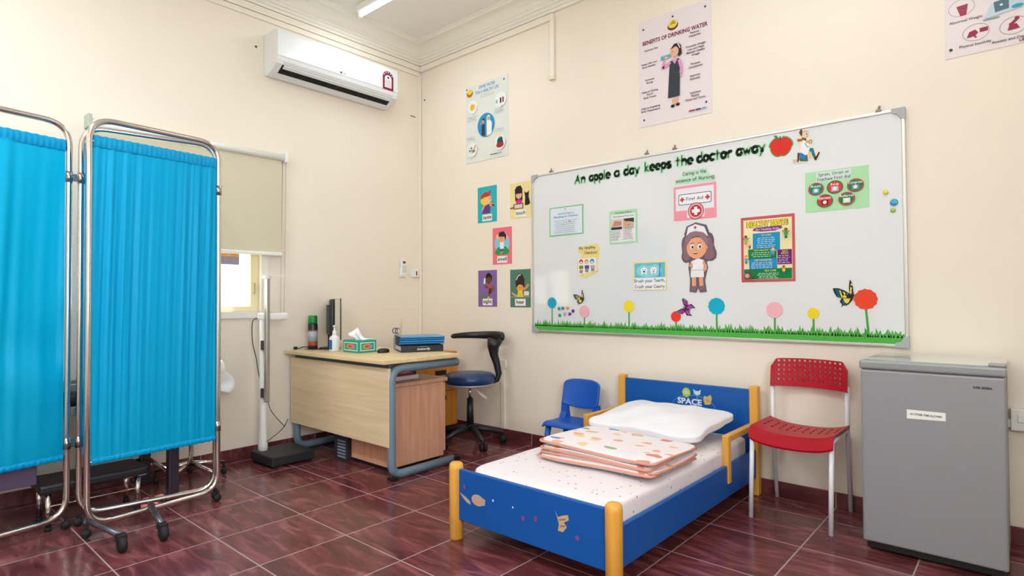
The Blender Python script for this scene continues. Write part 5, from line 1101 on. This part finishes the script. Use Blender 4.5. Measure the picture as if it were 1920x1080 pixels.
for ps, cc in ((.28, 'EFC9A0'), (.45, 'D98A7C'), (.58, '8FB183'), (.70, 'E9DFE0')): q = ce.new(ps); q.color = (*lin(cc), 1)
L(hs.outputs[0], cr.inputs[0]); mxx = N('ShaderNodeMix'); mxx.data_type = 'RGBA'; L(th.outputs[0], mxx.inputs[0]); mxx.inputs[6].default_value = (*lin('EFE4E6'), 1); L(cr.outputs[0], mxx.inputs[7]); L(mxx.outputs[2], pb.inputs['Base Color'])
bl_ = root('folded_blanket', 'folded cream child blanket with orange piping and coloured patches on the bed', 'blanket', (2.66, -.95, mz))
piping = mat('piping_orange', 'D89A86', .8)
bq = (2.415, 3.050, -1.285, -.80)
for k in range(4):
    z0 = mz+.006+k*.020; sh = (.0, .012, -.004, .008)[k]; ins = (0, .006, .012, .004)[k]
    def bb(q, u, v, t, k=k): q.z += .006*math.sin(7*q.x+k)+.005*math.sin(9*q.y+2*k)*(1 if t > 0 else .8)+.006; return q
    b = sup(bq[0]+ins, bq[1]-ins+sh, bq[2]+ins+sh, bq[3]-ins, z0, z0+.022, 26, 26, 9, bb); obj('blanket_layer', b, bk, bl_, smooth=True)
    loop = []
    x0_, x1_, y0_, y1_ = bq[0]+ins+.004, bq[1]-ins+sh-.004, bq[2]+ins+sh+.004, bq[3]-ins-.004
    for (xa, ya), (xb, yb) in (((x0_, y1_), (x0_, y0_)), ((x0_, y0_), (x1_, y0_)), ((x1_, y0_), (x1_, y1_))):
        for j in range(12):
            t_ = j/12; x = xa+(xb-xa)*t_; y = ya+(yb-ya)*t_; loop.append((x, y, 0))
    loop = [Vector(q) for q in loop]
    r_ = rnd([loop[0], loop[12], loop[24], loop[-1]], .03, 5); dense = []
    for i in range(len(r_)-1):
        n_ = max(1, int((r_[i+1]-r_[i]).length/.03))
        for j in range(n_): dense.append(r_[i]+(r_[i+1]-r_[i])*j/n_)
    dense.append(r_[-1])
    for q in dense: q.z = z0+.012+.006*math.sin(7*q.x+k)+.005*math.sin(9*q.y+2*k)*.9+.006
    dense = [q+Vector((-.002 if q.x < 2.6 else .002, -.003 if q.y < -1.2 else 0, 0)) for q in dense]
    obj('piping', B().tube(dense, .0062, 8), piping, bl_)
# decals: head and foot boards
p = Print((0, byh-.0388, 0), (1, 0, 0), (0, 0, 1), (0, -1, 0))
p.text('SPACE', 2.675, .478, .034, 'DCE6F4', w=.16, off=.035).ell(2.655, .548, .027, .030, 'A9C63C', 20).ell(2.655, .548, .017, .014, 'C9CBA0', 14)
p.poly([(2.705, .545), (2.70, .575), (2.715, .565), (2.735, .565), (2.75, .575), (2.745, .545), (2.725, .535)], 'A9D2DC').ell(2.725, .552, .010, .007, 'D8D8A8', 10).line([(2.725, .51), (2.727, .528)], .005, '7FB0DC')
p.poly([(2.765, .515), (2.77, .54), (2.79, .535), (2.81, .55), (2.82, .53), (2.81, .49), (2.775, .485)], 'CDB45A').ell(2.79, .512, .010, .010, 'D98A5A', 10).text('AGE', 2.73, .445, .018, 'C6D4F0', w=.09).ring(2.70, .46, .14, .075, .003, '6F9FD6')
p.make('badge_print', hb)
p = Print((0, byf+.0175, 0), (1, 0, 0), (0, 0, 1), (0, -1, 0))
p.poly([(2.235, .228), (2.275, .215), (2.305, .200), (2.31, .185), (2.285, .19), (2.26, .205)], 'BFA98A').ell(2.355, .215, .040, .026, 'BFA08C', 20).poly([(2.385, .232), (2.405, .228), (2.40, .200), (2.385, .198)], 'BFA08C').ell(2.452, .236, .006, .006, 'C9D6EE', 10).ell(2.57, .233, .004, .005, 'C9D6EE', 8)
p.poly([(2.80, .275), (2.815, .25), (2.84, .262), (2.865, .27), (2.87, .25), (2.845, .235), (2.86, .22), (2.84, .195), (2.815, .195), (2.82, .225)], 'C3A884').line([(2.82, .24), (2.855, .25)], .006, 'A86A4A').line([(2.825, .215), (2.85, .222)], .006, 'A86A4A')
for x, z in ((2.63, .20), (2.70, .215), (2.91, .19), (2.27, .26)): p.ell(x, z, .010, .011, '7A4A8A', 12)
p.make('sticker_print', fb, 'worn tan sticker remains')

# ------------------------------------------------------------------ red chair
rc = root('red_chair', 'red plastic chair with perforated backrest and white tube legs', 'chair', (3.36, -.24, 0))
redm = mat('red_plastic', 'B0001E', .4, spec=.3); leg_w = mat('leg_white', 'E8E6EC', .35)
def perforated(b, nu, nv, fn, hole, off, seg=10, elong=1.0, skip=None, rim=None):
    """sheet with a hole in every cell; fn(u,v)->point (front); off(u,v)->offset vector to the back face"""
    cache = [{}, {}]
    def V(L, u, v):
        k = (round(u, 5), round(v, 5))
        if k not in cache[L]: q = fn(u, v); cache[L][k] = b.bm.verts.new(q if L == 0 else q+off(u, v))
        return cache[L][k]
    for i in range(nu):
        for j in range(nv):
            u0, u1, v0, v1 = i/nu, (i+1)/nu, j/nv, (j+1)/nv
            if skip and skip(i, j):
                for Lr in (0, 1):
                    f = [V(Lr, u0, v0), V(Lr, u1, v0), V(Lr, u1, v1), V(Lr, u0, v1)]; b.bm.faces.new(f if Lr == 0 else f[::-1])
                continue
            n = 8; uc, vc = (u0+u1)/2, (v0+v1)/2; outer = []; inner = []
            for k in range(n):
                a = 2*PI*k/n+PI/4; ca, sa = math.cos(a), math.sin(a); m_ = max(abs(ca), abs(sa))
                outer.append((uc+ca/m_*(u1-u0)/2, vc+sa/m_*(v1-v0)/2)); inner.append((uc+ca*hole*(u1-u0), vc+sa*hole*elong*(v1-v0)))
            for k in range(n):
                k2 = (k+1) % n
                b.bm.faces.new((V(0, *outer[k]), V(0, *outer[k2]), V(0, *inner[k2]), V(0, *inner[k]))); b.bm.faces.new((V(1, *outer[k2]), V(1, *outer[k]), V(1, *inner[k]), V(1, *inner[k2])))
                b.bm.faces.new((V(0, *inner[k]), V(0, *inner[k2]), V(1, *inner[k2]), V(1, *inner[k])))
    bnd = [e for e in b.bm.edges if len(e.link_faces) == 1]
    # close the outer rim
    inv0 = {v: k for k, v in cache[0].items()}; inv1 = {v: k for k, v in cache[1].items()}
    for e in bnd:
        a_, c_ = e.verts
        if a_ in inv0 and c_ in inv0 and inv0[a_] in cache[1] and inv0[c_] in cache[1]:
            try: b.bm.faces.new((a_, c_, cache[1][inv0[c_]], cache[1][inv0[a_]]))
            except ValueError: pass
    for f in b.bm.faces: f.smooth = False
rx0, rx1 = 3.165, 3.552
def rback(u, v):
    e = 2*u-1; x = rx0+(rx1-rx0)*u; bow = .045*(1-e*e); q_ = max(0, abs(e)-.80)/.20; zt = .803-.045*(1-math.sqrt(max(0, 1-q_*q_))); z = .640+(zt-.648)*v-.018*(1-e*e)*(1-v)*0+.004*(1-e*e)
    return Vector((x, -.060+bow*1.0+.018*v-.045, z))
b = B(); perforated(b, 15, 6, rback, .25, lambda u, v: Vector((0, .012, 0)), skip=lambda i, j: j == 0 or i in (0, 14)); obj('backrest', b, redm, rc)
def rseat(u, v):
    e = 2*u-1; x = rx0-.004+(rx1-rx0+.01)*u; 
    if v < .80: y = -.085-(v/.80)*.335; z = .452-.014*(1-e*e)+.018*(abs(e)**4)
    else:
        a = (v-.80)/.20; y = -.42-.018*math.sin(a*PI/2)-.004*a; z = .452-.014*(1-e*e)+.018*(abs(e)**4)-.055*(1-math.cos(a*PI/2))
    return Vector((x, y, z))
def seatskip(i, j): return i % 2 == 0 or j not in (1, 2, 3)
b = B(); perforated(b, 21, 8, rseat, .22, lambda u, v: Vector((0, .004 if v > .8 else 0, -.010)), skip=seatskip, elong=1.9); o = obj('seat', b, redm, rc)
for x, s in ((rx0+.006, -1), (rx1-.006, 1)):
    obj('leg', B().tube([(x, -.415, .44), (x-.002+.0*s, -.445, .0)], .0115, 14), leg_w, rc)
    obj('leg', B().tube([(x, -.078, .665), (x, -.080, .44), (x+.0*s, -.028, .0)], .0115, 14), leg_w, rc)
    obj('seat_rail', B().tube([(x, -.415, .435), (x, -.075, .44)], .009, 10), leg_w, rc)
obj('seat_rail', B().tube([(rx0+.006, -.39, .43), (rx1-.006, -.39, .43)], .008, 10), leg_w, rc)

# ------------------------------------------------------------------ fridge
fg = root('mini_fridge', 'small grey single door fridge with a pale glossy top', 'fridge', (3.945, -.28, 0))
fx0, fx1 = 3.69, 4.198
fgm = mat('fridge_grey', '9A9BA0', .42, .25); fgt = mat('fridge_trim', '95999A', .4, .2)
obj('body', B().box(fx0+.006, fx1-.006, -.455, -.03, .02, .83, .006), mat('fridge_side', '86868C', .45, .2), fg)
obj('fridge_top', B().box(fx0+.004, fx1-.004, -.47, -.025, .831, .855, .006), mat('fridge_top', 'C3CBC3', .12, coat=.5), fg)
obj('door', B().box(fx0+.002, fx1-.002, -.522, -.462, .045, .815, .010, 3), fgm, fg)
obj('door_cap', B().box(fx0-.003, fx1+.003, -.528, -.462, .816, .855, .010, 3), fgt, fg)
obj('hinge_cover', B().box(fx1-.055, fx1+.003, -.515, -.465, .855, .868, .005), fgt, fg)
obj('plinth', B().box(fx0+.015, fx1-.015, -.50, -.46, .012, .044, .004), blackp, fg)
for x in (fx0+.04, fx1-.04):
    for y in (-.44, -.07): obj('foot', B().cyl((x, y, 0), (x, y, .021), .016, 12), blackr, fg)
p = Print((0, -.5226, 0), (1, 0, 0), (0, 0, 1), (0, -1, 0)); p.text('SUPER GENERAL', 4.125, .764, .009, '3A3448', w=.062, off=.04); p.make('maker_mark', fg)
fl_ = root('fridge_notice', 'white paper strip with one line of capitals stuck on the fridge door', 'notice', (3.934, -.5225, .615))
b = B(); b.prism([(3.866, -.5225, .613), (4.002, -.5225, .618), (4.002, -.5225, .652), (3.866, -.5225, .652)], (0, -.0006, 0)); obj('paper', b, paperw, fl_)
p = Print((0, -.5234, 0), (1, 0, 0), (0, 0, 1), (0, -1, 0)); p.text('NO OTHER ITEMS ALLOWED', 3.934, .630, .008, '3F4070', w=.112, off=.03); p.make('lettering', fl_)
